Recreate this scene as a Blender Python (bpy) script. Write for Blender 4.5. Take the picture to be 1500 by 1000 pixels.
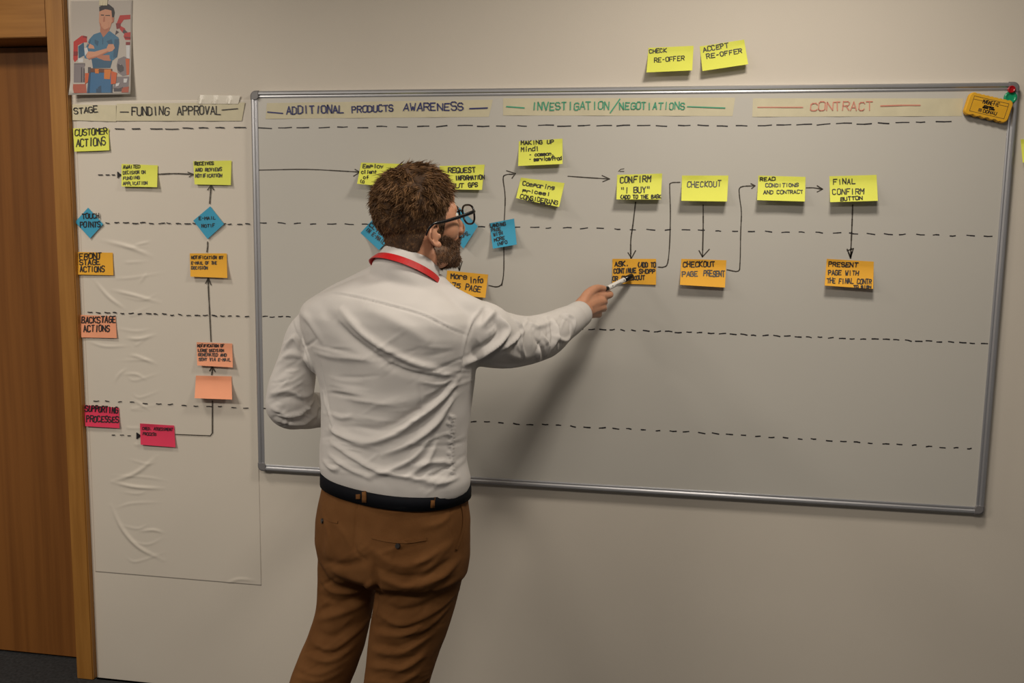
import bpy, bmesh, math, random
import numpy as np
from mathutils import Vector, Matrix, noise
from mathutils.bvhtree import BVHTree
random.seed(7); rng = np.random.default_rng(7)
S = bpy.context.scene
for o in list(bpy.data.objects): bpy.data.objects.remove(o)
C = S.collection
# ---------------------------------------------------------------- camera, world, lights, exposure
FPX = 1266.65; CAM = Vector((0.0, -2.58, 1.54))
YAW, PITCH, ROLL = math.radians(9.032), math.radians(6.902), math.radians(0.896)
fw = Vector((-math.sin(YAW)*math.cos(PITCH), math.cos(YAW)*math.cos(PITCH), -math.sin(PITCH)))
r0 = Vector((math.cos(YAW), math.sin(YAW), 0)); u0 = r0.cross(fw)
RT = math.cos(ROLL)*r0 + math.sin(ROLL)*u0; UP = RT.cross(fw)
cd = bpy.data.cameras.new('camera'); cam = bpy.data.objects.new('camera', cd); C.objects.link(cam)
cd.sensor_width = 36; cd.lens = FPX/1500*36; cd.clip_start = .05
m = Matrix((RT, UP, -fw)).transposed().to_4x4(); m.translation = CAM; cam.matrix_world = m
S.camera = cam
w = bpy.data.worlds.new('world'); S.world = w; w.use_nodes = True
w.node_tree.nodes['Background'].inputs[0].default_value = (1.0, .93, .86, 1)
w.node_tree.nodes['Background'].inputs[1].default_value = .09
def area(name, loc, target, sx, sy, power, col):
    l = bpy.data.lights.new(name, 'AREA'); l.shape = 'RECTANGLE'; l.size = sx; l.size_y = sy
    l.energy = power; l.color = col
    o = bpy.data.objects.new(name, l); C.objects.link(o); o.location = loc
    o.rotation_euler = (Vector(target)-Vector(loc)).to_track_quat('-Z', 'Y').to_euler(); return o
WARM = (1.0, .90, .77)
area('ceiling_lamp', (.30, -.95, 2.63), (.30, -.95, 0), .30, .30, 18, WARM)
area('ceiling_lamp', (-2.0, -.90, 2.63), (-2.0, -.90, 0), .30, .30, 11, WARM)
area('ceiling_lamp', (-2.5, -2.7, 2.63), (-2.5, -2.7, 0), 1.2, .5, 58, WARM)
area('ceiling_lamp', (-.3, -2.7, 2.63), (-.3, -2.7, 0), 1.2, .5, 28, WARM)
S.view_settings.view_transform = 'Standard'; S.view_settings.look = 'None'
S.view_settings.gamma = 1; S.view_settings.use_curve_mapping = False
S.view_settings.exposure = 0.0

# ---------------------------------------------------------------- helpers
def at(px, py, y):
    """point of the plane at depth y (metres along world y) met by the sight line of that photo pixel"""
    d = fw + RT*((px-750)/FPX) - UP*((py-500)/FPX)
    return CAM + d*((y-CAM.y)/d.y)
def mpp(p): return (p-CAM).dot(fw)/FPX          # metres per photo pixel at a point
def lin(c):
    f = lambda v: v/12.92 if v <= .04045 else ((v+.055)/1.055)**2.4
    return tuple(f(v/255) for v in c)+(1,)
def mat(name, rgb, rough=.6, metal=0, var=.0, vscale=20, bump=0, bscale=200, rgb2=None, stretch=None, spec=.5, trans=0, coat=0, sss=0):
    M = bpy.data.materials.new(name); M.use_nodes = True; nt = M.node_tree; n = nt.nodes; L = nt.links
    b = n['Principled BSDF']; b.inputs['Base Color'].default_value = lin(rgb)
    b.inputs['Roughness'].default_value = rough; b.inputs['Metallic'].default_value = metal
    b.inputs['Specular IOR Level'].default_value = spec; b.inputs['Transmission Weight'].default_value = trans
    b.inputs['Coat Weight'].default_value = coat
    tc = n.new('ShaderNodeTexCoord'); mp = n.new('ShaderNodeMapping'); L.new(tc.outputs['Object'], mp.inputs[0])
    if stretch: mp.inputs['Scale'].default_value = stretch
    nz = n.new('ShaderNodeTexNoise'); nz.inputs['Scale'].default_value = vscale; nz.inputs['Detail'].default_value = 6
    L.new(mp.outputs[0], nz.inputs['Vector'])
    rp = n.new('ShaderNodeValToRGB'); rp.color_ramp.elements[0].position = .35; rp.color_ramp.elements[1].position = .65
    c1 = lin(rgb); c2 = lin(rgb2) if rgb2 else tuple(min(1, v*(1+var)) for v in c1[:3])+(1,)
    if not rgb2: c1 = tuple(v*(1-var) for v in c1[:3])+(1,)
    rp.color_ramp.elements[0].color = c1; rp.color_ramp.elements[1].color = c2
    L.new(nz.outputs[0], rp.inputs[0]); L.new(rp.outputs[0], b.inputs['Base Color'])
    if bump:
        n2 = n.new('ShaderNodeTexNoise'); n2.inputs['Scale'].default_value = bscale; n2.inputs['Detail'].default_value = 3
        L.new(mp.outputs[0], n2.inputs['Vector'])
        bp = n.new('ShaderNodeBump'); bp.inputs['Strength'].default_value = bump; bp.inputs['Distance'].default_value = .002
        L.new(n2.outputs[0], bp.inputs['Height']); L.new(bp.outputs[0], b.inputs['Normal'])
    if sss:
        b.inputs['Subsurface Weight'].default_value = sss; b.inputs['Subsurface Radius'].default_value = (.01, .004, .002)
    return M
M = {}
M['wall'] = mat('wall_paint', (214, 206, 194), .75, var=.012, vscale=3, bump=.12, bscale=350, spec=.3)
M['film'] = mat('static_film', (216, 208, 196), .42, var=.01, vscale=4, spec=.4)
M['wood'] = mat('oak_veneer', (148, 100, 42), .45, rgb2=(164, 114, 52), vscale=6, stretch=(9, 9, .5), bump=.1, bscale=60)
M['wood_h'] = mat('oak_veneer_level', (146, 98, 42), .45, rgb2=(162, 112, 52), vscale=6, stretch=(.5, 9, 9), bump=.1, bscale=60)
M['door'] = mat('door_veneer', (120, 74, 32), .42, rgb2=(138, 88, 40), vscale=5, stretch=(7, 7, .22), bump=.1, bscale=60)
M['carpet'] = mat('dark_carpet', (44, 45, 47), .95, var=.35, vscale=90, bump=1, bscale=500)
M['ceiling'] = mat('ceiling_paint', (226, 222, 214), .8, var=.01)
M['base'] = mat('black_baseboard', (22, 22, 23), .5, var=.05)
M['board'] = mat('board_enamel', (198, 195, 188), .3, var=.008, vscale=2.5, spec=.35)
M['alu'] = mat('aluminium', (196, 197, 202), .38, .8, var=.03, vscale=5, stretch=(1, 1, 1))
M['cap'] = mat('grey_plastic', (120, 118, 120), .4, var=.03)
M['ink'] = mat('black_ink', (38, 36, 40), .5)
M['ink_soft'] = mat('thin_black_ink', (66, 60, 52), .5)
M['ink_blue'] = mat('blue_ink', (44, 50, 110), .5)
M['ink_green'] = mat('green_ink', (70, 165, 130), .5)
M['ink_red'] = mat('red_ink', (214, 140, 122), .5)
M['tape'] = mat('paper_tape', (209, 201, 172), .6, var=.03, vscale=30)
M['clear'] = mat('clear_tape', (212, 205, 190), .22, var=.01)
NOTE = {'yellow': (230, 234, 100), 'orange': (236, 176, 58), 'peach': (240, 164, 128), 'blue': (66, 160, 196), 'pink': (226, 62, 96)}
for k, v in NOTE.items(): M[k] = mat(k+'_paper', v, .7, var=.02, vscale=14, spec=.3)
M['shirt'] = mat('white_cotton', (203, 199, 196), .75, var=.01, bump=.25, bscale=900, spec=.25)
M['stitch'] = mat('white_thread', (186, 180, 178), .8)
M['chino'] = mat('brown_chino', (100, 65, 34), .85, rgb2=(112, 75, 42), vscale=12, bump=.4, bscale=1100, spec=.15)
M['belt'] = mat('navy_webbing', (8, 10, 17), .8, var=.1, vscale=80, bump=.4, bscale=700, spec=.15)
M['skin'] = mat('skin', (188, 134, 104), .5, rgb2=(200, 146, 116), vscale=28, bump=.15, bscale=350, sss=.12)
M['hair'] = mat('brown_hair', (78, 55, 36), .6, rgb2=(132, 98, 65), vscale=60, spec=.25)
M['hairdark'] = mat('short_brown_hair', (64, 45, 30), .8, rgb2=(84, 60, 40), vscale=60, bump=.6, bscale=900)
M['beard'] = mat('auburn_beard', (74, 52, 36), .6, rgb2=(116, 82, 54), vscale=90)
M['black'] = mat('black_plastic', (16, 16, 18), .25, var=.1)
M['white'] = mat('white_plastic', (226, 224, 220), .3, var=.01)
M['red'] = mat('red_ribbon', (186, 22, 26), .45, var=.08, vscale=60, bump=.3, bscale=900)
M['shoe'] = mat('dark_leather', (52, 34, 24), .35, var=.1)
M['sole'] = mat('rubber_sole', (30, 28, 27), .7)
M['eye'] = mat('eye_white', (225, 220, 212), .1)
M['iris'] = mat('iris', (60, 80, 90), .1)
M['eraser'] = mat('yellow_foam', (226, 170, 34), .55, var=.04, vscale=40)
M['felt'] = mat('dark_felt', (40, 38, 36), .95, bump=.5)
M['magred'] = mat('red_magnet', (170, 16, 26), .2)
M['maggreen'] = mat('green_magnet', (24, 150, 104), .2)
G = bpy.data.materials.new('clear_lens'); G.use_nodes = True; nt = G.node_tree
gl = nt.nodes.new('ShaderNodeBsdfGlossy'); gl.inputs[1].default_value = .03
tr = nt.nodes.new('ShaderNodeBsdfTransparent'); tr.inputs[0].default_value = (.93, .95, .96, 1)
mx = nt.nodes.new('ShaderNodeMixShader'); mx.inputs[0].default_value = .12
nt.links.new(tr.outputs[0], mx.inputs[1]); nt.links.new(gl.outputs[0], mx.inputs[2])
nt.links.new(mx.outputs[0], nt.nodes['Material Output'].inputs[0]); M['lens'] = G

def mk(name, verts, faces, m, parent=None, smooth=False, mats=None, midx=None):
    me = bpy.data.meshes.new(name); me.from_pydata([tuple(v) for v in verts], [], [tuple(f) for f in faces])
    for q in (mats or [m]): me.materials.append(M[q])
    if midx is not None: me.polygons.foreach_set('material_index', midx)
    if smooth: me.polygons.foreach_set('use_smooth', [True]*len(me.polygons))
    me.update(); o = bpy.data.objects.new(name, me); C.objects.link(o)
    if parent: o.parent = parent
    return o
def bmo(name, bm, m, parent=None, smooth=False):
    me = bpy.data.meshes.new(name); bm.normal_update(); bm.to_mesh(me); bm.free(); me.materials.append(M[m])
    if smooth: me.polygons.foreach_set('use_smooth', [True]*len(me.polygons))
    o = bpy.data.objects.new(name, me); C.objects.link(o)
    if parent: o.parent = parent
    return o
def tag(o, label=None, cat=None, group=None, kind=None):
    if label: o['label'] = label
    if cat: o['category'] = cat
    if group: o['group'] = group
    if kind: o['kind'] = kind
    return o
def root(name, label, cat, group=None):
    o = bpy.data.objects.new(name, None); C.objects.link(o); o.empty_display_size = .05
    return tag(o, label, cat, group)
def bx(bm, a, b, bev=0):
    a = Vector(a); b = Vector(b); c = (a+b)/2; d = b-a
    g = bmesh.ops.create_cube(bm, size=1, matrix=Matrix.Translation(c) @ Matrix.Diagonal((*[abs(x) for x in d], 1)))
    if bev: bmesh.ops.bevel(bm, geom=list({e for v in g['verts'] for e in v.link_edges}), offset=bev, segments=2, affect='EDGES')
def loft(bm, rings, cap=True):
    vs = [[bm.verts.new(p) for p in r] for r in rings]; n = len(rings[0])
    for a, b in zip(vs, vs[1:]):
        for i in range(n): bm.faces.new((a[i], a[(i+1) % n], b[(i+1) % n], b[i]))
    if cap:
        for r, fl in ((vs[0], 1), (vs[-1], 0)):
            c = bm.verts.new(sum((v.co for v in r), Vector())/n)
            for i in range(n):
                q = (r[(i+1) % n], r[i], c) if fl else (r[i], r[(i+1) % n], c)
                bm.faces.new(q)
def crom(P, k):
    P = [np.array(p, float) for p in P]; out = []
    Q = [2*P[0]-P[1]]+P+[2*P[-1]-P[-2]]
    for i in range(1, len(Q)-2):
        for j in range(k):
            t = j/k; a, b, c, d = Q[i-1:i+3]
            out.append(.5*((2*b)+(-a+c)*t+(2*a-5*b+4*c-d)*t*t+(-a+3*b-3*c+d)*t**3))
    out.append(P[-1]); return out
def tube(bm, pts, rad, n=20, k=5, flat=None, ends=True):
    """closed round tube through pts; flat = (axis, factor) squashes it along an axis"""
    Q = crom([(*p, r) for p, r in zip(pts, rad)], k); ps = [Vector(q[:3]) for q in Q]; rs = [max(q[3], 1e-4) for q in Q]
    T = [(ps[min(i+1, len(ps)-1)]-ps[max(i-1, 0)]).normalized() for i in range(len(ps))]
    a = T[0].orthogonal().normalized(); rings = []
    def ring(c, t, a, r):
        b = t.cross(a); out = []
        for j in range(n):
            d = (a*math.cos(2*math.pi*j/n)+b*math.sin(2*math.pi*j/n))*r
            if flat: d = d-flat[0]*(d.dot(flat[0]))*(1-flat[1])
            out.append(c+d)
        return out
    for i, (c, t, r) in enumerate(zip(ps, T, rs)):
        a = (a-t*a.dot(t)).normalized()
        if i == 0 and ends:
            for q in (.97, .75, .4): rings.append(ring(c-t*r*q, t, a, r*math.sqrt(1-q*q)))
        rings.append(ring(c, t, a, r))
        if i == len(ps)-1 and ends:
            for q in (.4, .75, .97): rings.append(ring(c+t*r*q, t, a, r*math.sqrt(1-q*q)))
    loft(bm, rings)
def ball(bm, c, rad, ax=None, seg=24):
    m_ = Matrix.Translation(c)
    if ax: m_ = m_ @ Matrix(ax).transposed().to_4x4()
    m_ = m_ @ Matrix.Diagonal((*rad, 1))
    bmesh.ops.create_uvsphere(bm, u_segments=seg, v_segments=seg//2+2, radius=1, matrix=m_)
def remesh(name, bm, m, parent, voxel, smooth_it=4, fac=.5):
    bmesh.ops.recalc_face_normals(bm, faces=bm.faces[:])
    o = bmo('tmp', bm, m); r = o.modifiers.new('r', 'REMESH'); r.mode = 'VOXEL'; r.voxel_size = voxel; r.use_smooth_shade = True
    if smooth_it:
        s = o.modifiers.new('s', 'SMOOTH'); s.factor = fac; s.iterations = smooth_it
    dg = bpy.context.evaluated_depsgraph_get(); me = bpy.data.meshes.new_from_object(o.evaluated_get(dg)); me.name = name
    bpy.data.objects.remove(o); me.materials.clear(); me.materials.append(M[m])
    me.polygons.foreach_set('use_smooth', [True]*len(me.polygons))
    q = bpy.data.objects.new(name, me); C.objects.link(q)
    if parent: q.parent = parent
    return q
def getco(o):
    a = np.empty(len(o.data.vertices)*3); o.data.vertices.foreach_get('co', a); return a.reshape(-1, 3)
def getno(o):
    a = np.empty(len(o.data.vertices)*3); o.data.vertices.foreach_get('normal', a); return a.reshape(-1, 3)
def bvh(o): return BVHTree.FromPolygons([v.co for v in o.data.vertices], [p.vertices for p in o.data.polygons])
def on(tree, px, py):
    d = (at(px, py, -.5)-CAM).normalized(); h = tree.ray_cast(CAM, d); return h[0], h[1]
def folds(o, L, noise_amp=0, noise_scale=8):
    """press folds into a cloth surface: each fold a run of points on the cloth, height, width"""
    tree = bvh(o); co = getco(o); no = getno(o); d = np.zeros(len(co))
    for pts, amp, wd in L:
        sm = crom(pts, 6); P = []
        for q in sm:
            h = on(tree, q[0], q[1])[0]
            if h: P.append(h)
        if len(P) < 3: continue
        best = np.zeros(len(co)); n = len(P)
        P = np.array(P)
        for i in range(n-1):
            a, b = P[i], P[i+1]; ab = b-a; L2 = (ab@ab)
            if L2 < 1e-9 or L2 > .0025: continue
            sel = np.where(((co-a)**2).sum(1) < (3*wd+.05)**2)[0]
            if not len(sel): continue
            t = np.clip(((co[sel]-a)@ab)/L2, 0, 1); dd = ((co[sel]-a-t[:, None]*ab)**2).sum(1)
            s = (i+t)/(n-1); tp = np.sqrt(np.clip(np.sin(np.pi*np.clip(s, .02, .98)), 0, 1))
            best[sel] = np.maximum(best[sel], np.exp(-dd/wd**2)*tp)
        d += amp*best
    if noise_amp:
        d += np.array([noise.noise(Vector(c)*noise_scale)*noise_amp+noise.noise(Vector(c)*noise_scale*2.7)*noise_amp*.35 for c in co])
    co = co+no*d[:, None]; o.data.vertices.foreach_set('co', co.ravel()); o.data.update()

# ---------------------------------------------------------------- handwriting
GL = {'A': '002640 1232', 'B': '00063645343303 33424130 3000', 'C': '4536160501103041', 'D': '00062645412000', 'E': '46060040 0333', 'F': '460600 0333',
 'G': '45361605011030414323', 'H': '0006 4046 0343', 'I': '2026', 'J': '4641301001', 'K': '0006 460340', 'L': '060040', 'M': '0006234640', 'N': '00064046',
 'O': '160501103041453616', 'P': '00063645443303', 'Q': '160501103041453616 2240', 'R': '00063645443303 2340', 'S': '453616050413334241301001', 'T': '0646 2026',
 'U': '060110304146', 'V': '062046', 'W': '0610233046', 'X': '0046 0640', 'Y': '062346 2320', 'Z': '06460040', '!': '2622 2120', '-': '1333', '/': '0046',
 '.': '2021', '(': '36141230', ')': '16343210', '"': '1614 3634', ',': '2110', '5': '460604344241301001', ':': '2122 2425',
 'a': '441403011041 4440', 'c': '4334140301103041', 'd': '441403011041 4640', 'e': '02424334140301103041', 'f': '46362520 1343', 'g': '4414031242 44413010',
 'i': '2420 2625', 'm': '0004 03142420 24344340', 'n': '0004 0314344340', 'o': '140301103041433414', 'p': '0004 043443423202', 'r': '0004 03143443',
 's': '43341403123241301001', 'v': '042044', 'l': '2620', 't': '2620 1444', 'y': '0422 4410', 'u': '040110304144', '2': '05163645440040', '7': '064620', 'b': '0600304143340 3'.replace(' ', ''), 'h': '0600 0334443 0'.replace(' ', '')}
def strokes_text(t, x0, y0, x1, y1, h, jit=.16):
    n = len(t); dx, dy = x1-x0, y1-y0; L = math.hypot(dx, dy); ux, uy = dx/L, dy/L; vx, vy = uy, -ux; out = []
    adv = L/n
    for i, ch in enumerate(t):
        g = GL.get(ch)
        if not g: continue
        cw = adv*.74*random.uniform(.9, 1.1); hh = h*random.uniform(.9, 1.08); sh = random.uniform(-.05, .12); ob = random.uniform(-.05, .05)*h
        for s in g.split():
            pl = []
            for j in range(0, len(s), 2):
                a = (int(s[j])+random.uniform(-jit, jit))/4; b = (int(s[j+1])+random.uniform(-jit, jit))/6
                X = adv*i+adv*.1+a*cw+b*hh*sh; Y = b*hh+ob
                pl.append((x0+ux*X+vx*Y, y0+uy*X+vy*Y))
            out.append(pl)
    return out
def ribbons(name, pls, width, mp, m, parent, kind='stuff'):
    """ink strokes lying on a surface; mp maps a photo point to the surface"""
    V, F = [], []
    for pl in pls:
        for (a, b) in zip(pl, pl[1:]):
            dx, dy = b[0]-a[0], b[1]-a[1]; L = math.hypot(dx, dy) or 1e-6; ux, uy = dx/L, dy/L; e = width*.35
            nseg = max(1, int(L/12)); wa = width*random.uniform(.85, 1.15)/2
            base = len(V)
            for k in range(nseg+1):
                t = -e+(L+2*e)*k/nseg
                for s in (1, -1): V.append(mp(a[0]+ux*t+uy*wa*s, a[1]+uy*t-ux*wa*s))
            for k in range(nseg): F.append((base+2*k, base+2*k+1, base+2*k+3, base+2*k+2))
    return tag(mk(name, V, F, m, parent), kind=kind if len(pls) > 1 else None)
def dashes(xs, ys, n, dl, gap_j=.25):
    """run of hand drawn dashes along a polyline given by xs, ys"""
    out = []; L = xs[-1]-xs[0]; st = L/n
    for i in range(n):
        a = xs[0]+st*(i+random.uniform(0, gap_j*.5)); b = a+dl*random.uniform(.7, 1.25)
        ya = np.interp(a, xs, ys)+random.uniform(-1, 1); yb = np.interp(b, xs, ys)+random.uniform(-1, 1)
        out.append([(a, ya), ((a+b)/2, (ya+yb)/2+random.uniform(-.5, .5)), (b, yb)])
    return out
def curve(pts, k=4): return [tuple(p) for p in crom(pts, k)]

# ---------------------------------------------------------------- setting
FLO = 0.0; CEI = 2.66
xd = at(141, 960, 0).x                 # right edge of the door casing
fwid = .062; zo = at(30, 57, 0).z      # opening top
wall = bmesh.new()
bx(wall, (xd-.02, 0, FLO), (3.2, .25, CEI)); bx(wall, (-3.6, 0, FLO), (xd-1.1, .25, CEI)); bx(wall, (xd-1.1, .22, FLO), (xd-.02, .25, CEI))
bx(wall, (xd-1.1, .0, 2.62), (xd-.02, .22, CEI))
tag(bmo('wall_back', wall, 'wall'), kind='structure')
b = bmesh.new(); bx(b, (-3.6, -4.6, -.06), (3.2, .25, 0)); tag(bmo('floor', b, 'carpet'), kind='structure')
b = bmesh.new(); bx(b, (-3.6, -4.6, CEI), (3.2, .25, CEI+.06)); tag(bmo('ceiling', b, 'ceiling'), kind='structure')
b = bmesh.new(); bx(b, (xd+.002, -.014, 0), (3.2, 0, at(200, 1000, 0).z-.005), .002)
tag(bmo('baseboard_back', b, 'base'), kind='structure')
b = bmesh.new(); DX0, DX1 = xd-1.08, xd-fwid
bx(b, (DX1, -.022, 0), (xd, .10, 2.6), .003); bx(b, (DX0-fwid, -.022, 0), (DX0, .10, 2.6), .003)
fr = tag(bmo('trim_1', b, 'wood'), kind='structure')
b = bmesh.new(); bx(b, (DX0, -.020, zo), (DX1-.001, .16, 2.6), .002); tag(bmo('trim_2', b, 'wood_h'), kind='structure')
b = bmesh.new(); bx(b, (DX0+.003, .10, .008), (DX1-.003, .145, zo-.004), .002)
dr = tag(bmo('door_1', b, 'door'), kind='structure')
b = bmesh.new()                         # lever handle on the far side of the leaf, outside the picture
bx(b, (DX0+.06, .092, 1.0), (DX0+.10, .1, 1.2), .003); tube(b, [Vector((DX0+.08, .1, 1.08)), Vector((DX0+.08, .04, 1.08)), Vector((DX0+.11, .035, 1.08)), Vector((DX0+.2, .035, 1.08))], [.009]*4, 10)
bmo('door_handle', b, 'alu', dr, True)

# ---------------------------------------------------------------- static film on the wall
fx0 = at(140, 838, 0).x; fx1 = at(383, 856, 0).x; fz0 = (at(140, 838, 0).z+at(383, 856, 0).z)/2; fz1 = at(230, 147, 0).z
NX, NZ = 150, 420
gx = np.linspace(fx0, fx1, NX); gz = np.linspace(fz0, fz1, NZ); X, Z = np.meshgrid(gx, gz)
H = np.full(X.shape, .0006)
wr = [([(150, 352), (190, 362), (222, 375)], .003, .006), ([(195, 360), (220, 354)], .002, .004), ([(138, 410), (160, 435), (183, 452)], .003, .005),
 ([(165, 425), (195, 432), (235, 443)], .003, .005), ([(185, 495), (205, 496), (228, 490)], .003, .005), ([(130, 500), (155, 507), (190, 506)], .002, .004),
 ([(190, 520), (205, 523), (230, 533)], .0025, .005), ([(168, 560), (175, 548), (185, 540)], .002, .004), ([(180, 548), (200, 548), (215, 556)], .002, .004),
 ([(165, 705), (200, 692), (230, 668)], .0035, .006), ([(165, 706), (200, 713), (240, 715)], .0035, .005), ([(163, 740), (180, 775), (205, 802), (240, 820)], .004, .006),
 ([(205, 778), (225, 776), (240, 780)], .0025, .004), ([(195, 585), (220, 600)], .002, .004), ([(205, 415), (215, 400)], .002, .004), ([(330, 855), (350, 848), (375, 850)], .002, .005)]
wr += [([(160+random.random()*60, y), (190+random.random()*30, y+random.uniform(-8, 8)), (215+random.random()*30, y+random.uniform(-12, 12))], .0012, .004) for y in range(360, 830, 24)]
for pts, amp, wd in wr:
    Q = [at(p[0], p[1], 0) for p in crom(pts, 6)]; best = np.zeros(X.shape)
    for i in range(len(Q)-1):
        ax, az, bx_, bz = Q[i].x, Q[i].z, Q[i+1].x, Q[i+1].z; l2 = (bx_-ax)**2+(bz-az)**2+1e-9
        t = np.clip(((X-ax)*(bx_-ax)+(Z-az)*(bz-az))/l2, 0, 1); dd = (X-ax-t*(bx_-ax))**2+(Z-az-t*(bz-az))**2
        s = (i+t)/(len(Q)-1); best = np.maximum(best, np.exp(-dd/wd**2)*np.sin(np.pi*np.clip(s, .05, .95)))
    H += amp*best
V = np.stack([X, -H, Z], -1).reshape(-1, 3)
F = [(j*NX+i, j*NX+i+1, (j+1)*NX+i+1, (j+1)*NX+i) for j in range(NZ-1) for i in range(NX-1)]
film = mk('whiteboard_film', V, F, 'film', None, True)
so = film.modifiers.new('s', 'SOLIDIFY'); so.thickness = .0003; so.offset = 1
tag(film, 'large wrinkled translucent writing film on the wall between door and whiteboard', 'film')
WM = lambda px, py: at(px, py, -.0036)
L = dashes([168, 365], [189, 187], 8, 16)
ribbons('dashed_line', L, 1.5, WM, 'ink', film)
ribbons('dashed_line', dashes([154, 372], [326, 328], 17, 7), 1.5, WM, 'ink', film)
ribbons('dashed_line', dashes([128, 370], [457, 464], 20, 6), 1.6, WM, 'ink', film)
ribbons('dashed_line', dashes([135, 375], [587, 598], 13, 6), 1.4, WM, 'ink', film)
def arrow(pts, head, mp, par, wd=1.5, nm='drawn_arrow', mt='ink_soft'): return ribbons(nm, [curve(pts)]+head, wd, mp, mt, par)
ribbons('drawn_arrow', [[(144, 256), (150, 256)], [(155, 256), (160, 256)], [(164, 256), (168, 256)]]+[[(172, y), (177, 256)] for y in (252, 254, 256, 258, 260)]+[[(173, 252), (173, 260)]], 1.4, WM, 'ink', film)
arrow([(231, 255), (255, 254), (282, 255)], [[(275, 252), (283, 255), (277, 259)]], WM, film)
arrow([(307, 298), (308, 285), (309, 272)], [[(304, 278), (309, 271), (313, 278)]], WM, film)
arrow([(303, 369), (304, 361), (304, 354)], [], WM, film)
arrow([(309, 500), (307, 460), (305, 420), (305, 408)], [[(301, 415), (305, 407), (309, 417)]], WM, film)
arrow([(310, 549), (311, 542), (312, 538)], [[(307, 543), (311, 537), (315, 544)]], WM, film)
ribbons('drawn_arrow', [[(311, 587), (311, 634), (308, 638), (257, 636)]], 1.4, WM, 'ink_soft', film)
ribbons('drawn_arrow', [[(164, 637), (168, 637)], [(176, 637), (181, 637)], [(187, 638), (191, 638)]]+[[(200, y), (206, 638)] for y in (634, 636, 638, 640, 642)]+[[(201, 634), (201, 642)]], 1.4, WM, 'ink', film)

# ---------------------------------------------------------------- whiteboard
YB = -.017
cs = [at(367, 133, -.02), at(1494, 120, -.02), at(1441, 754, -.02), at(378, 689, -.02)]
bx0 = (cs[0].x+cs[3].x)/2; bx1 = (cs[1].x+cs[2].x)/2; bz1 = (cs[0].z+cs[1].z)/2; bz0 = (cs[2].z+cs[3].z)/2
wb = root('whiteboard', 'large wall-mounted whiteboard with silver aluminium frame and hand-drawn flow lines', 'whiteboard'); wb.location = ((bx0+bx1)/2, 0, bz0)
PI_ = Matrix.Translation(-Vector(wb.location))
def under(o): o.data.transform(PI_); return o
b = bmesh.new(); bx(b, (bx0+.008, YB, bz0+.008), (bx1-.008, -.003, bz1-.008)); under(bmo('writing_surface', b, 'board', wb))
prof = [(0, 0), (0, -.016), (.002, -.0215), (.006, -.024), (.011, -.0235), (.0135, -.0205), (.0145, -.0195), (.018, -.0200), (.021, -.0192), (.022, -.0172), (.022, -.010), (.008, 0)]
def bar(a, b_, inward, name):
    V = []; F = []; n = len(prof)
    for P in (a, b_):
        for q, y in prof: V.append(Vector(P)+Vector(inward)*q+Vector((0, y, 0)))
    for i in range(n): F.append((i, (i+1) % n, n+(i+1) % n, n+i))
    F += [tuple(range(n)), tuple(range(n, 2*n))]
    o = mk(name, V, F, 'alu', wb); 
    bmm = bmesh.new(); bmm.from_mesh(o.data); bmesh.ops.recalc_face_normals(bmm, faces=bmm.faces[:]); bmm.to_mesh(o.data); bmm.free(); return under(o)
cw = .018
bar((bx0+cw, 0, bz1), (bx1-cw, 0, bz1), (0, 0, -1), 'frame_rail'); bar((bx0+cw, 0, bz0), (bx1-cw, 0, bz0), (0, 0, 1), 'frame_rail')
bar((bx0, 0, bz0+cw), (bx0, 0, bz1-cw), (1, 0, 0), 'frame_rail'); bar((bx1, 0, bz0+cw), (bx1, 0, bz1-cw), (-1, 0, 0), 'frame_rail')
for (x, sx) in ((bx0, 1), (bx1, -1)):
    for (z, sz) in ((bz0, 1), (bz1, -1)):
        rings = []; e = .001
        for off, y in ((0, 0), (0, -.019), (.002, -.0235), (.006, -.0255)):
            R_ = .017; ring = [(x+sx*(off-e), y, z+sz*(.026))]
            for k in range(9):
                a = math.pi/2*k/8; ring.append((x+sx*(R_-e-(R_-off)*math.cos(a)), y, z+sz*(R_-e-(R_-off)*math.sin(a))))
            ring += [(x+sx*.026, y, z+sz*(off-e)), (x+sx*(.026), y, z+sz*.0205), (x+sx*.0205, y, z+sz*.026)]
            rings.append([Vector(p) for p in ring])
        b = bmesh.new(); loft(b, rings); bmesh.ops.recalc_face_normals(b, faces=b.faces[:]); under(bmo('corner_cap', b, 'cap', wb))
BM = lambda px, py: at(px, py, YB-.0006)
def bmk(*a, **k):
    o = a
def draw(nm, pls, wd=1.6, mt='ink_soft'): return under(ribbons(nm, pls, wd, BM, mt, wb))
draw('dashed_line', dashes([376, 700, 1110, 1400], [188, 184, 184, 178], 35, 18), 1.7, 'ink')
draw('dashed_line', dashes([380, 530, 900, 1465], [326, 329, 335, 346], 44, 10), 1.6, 'ink')
draw('dashed_line', dashes([384, 430], [464, 463], 4, 7), 1.6, 'ink')
draw('dashed_line', dashes([845, 1452], [481, 503], 38, 8), 1.7, 'ink')
draw('dashed_line', dashes([688, 1000, 1438], [617, 632, 658], 36, 8), 1.7, 'ink')
draw('dashed_line', dashes([384, 420], [597, 600], 3, 8), 1.5, 'ink')
draw('drawn_arrow', [curve([(380, 249), (450, 248), (510, 251), (527, 252)]), [(520, 248), (527, 252), (518, 258)]])
draw('drawn_arrow', [curve([(735, 418), (738, 395), (738, 340), (740, 290), (737, 262), (741, 256), (752, 255)]), [(742, 250), (755, 254), (750, 261)], curve([(716, 418), (727, 420), (734, 417), (737, 408)])])
draw('drawn_arrow', [curve([(832, 258), (860, 260), (892, 262)]), [(882, 257), (893, 262), (883, 266)]])
draw('drawn_arrow', [curve([(931, 296), (927, 330), (924, 352), (924, 378)]), [(920, 370), (925, 378), (931, 367)]], 1.8)
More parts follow.
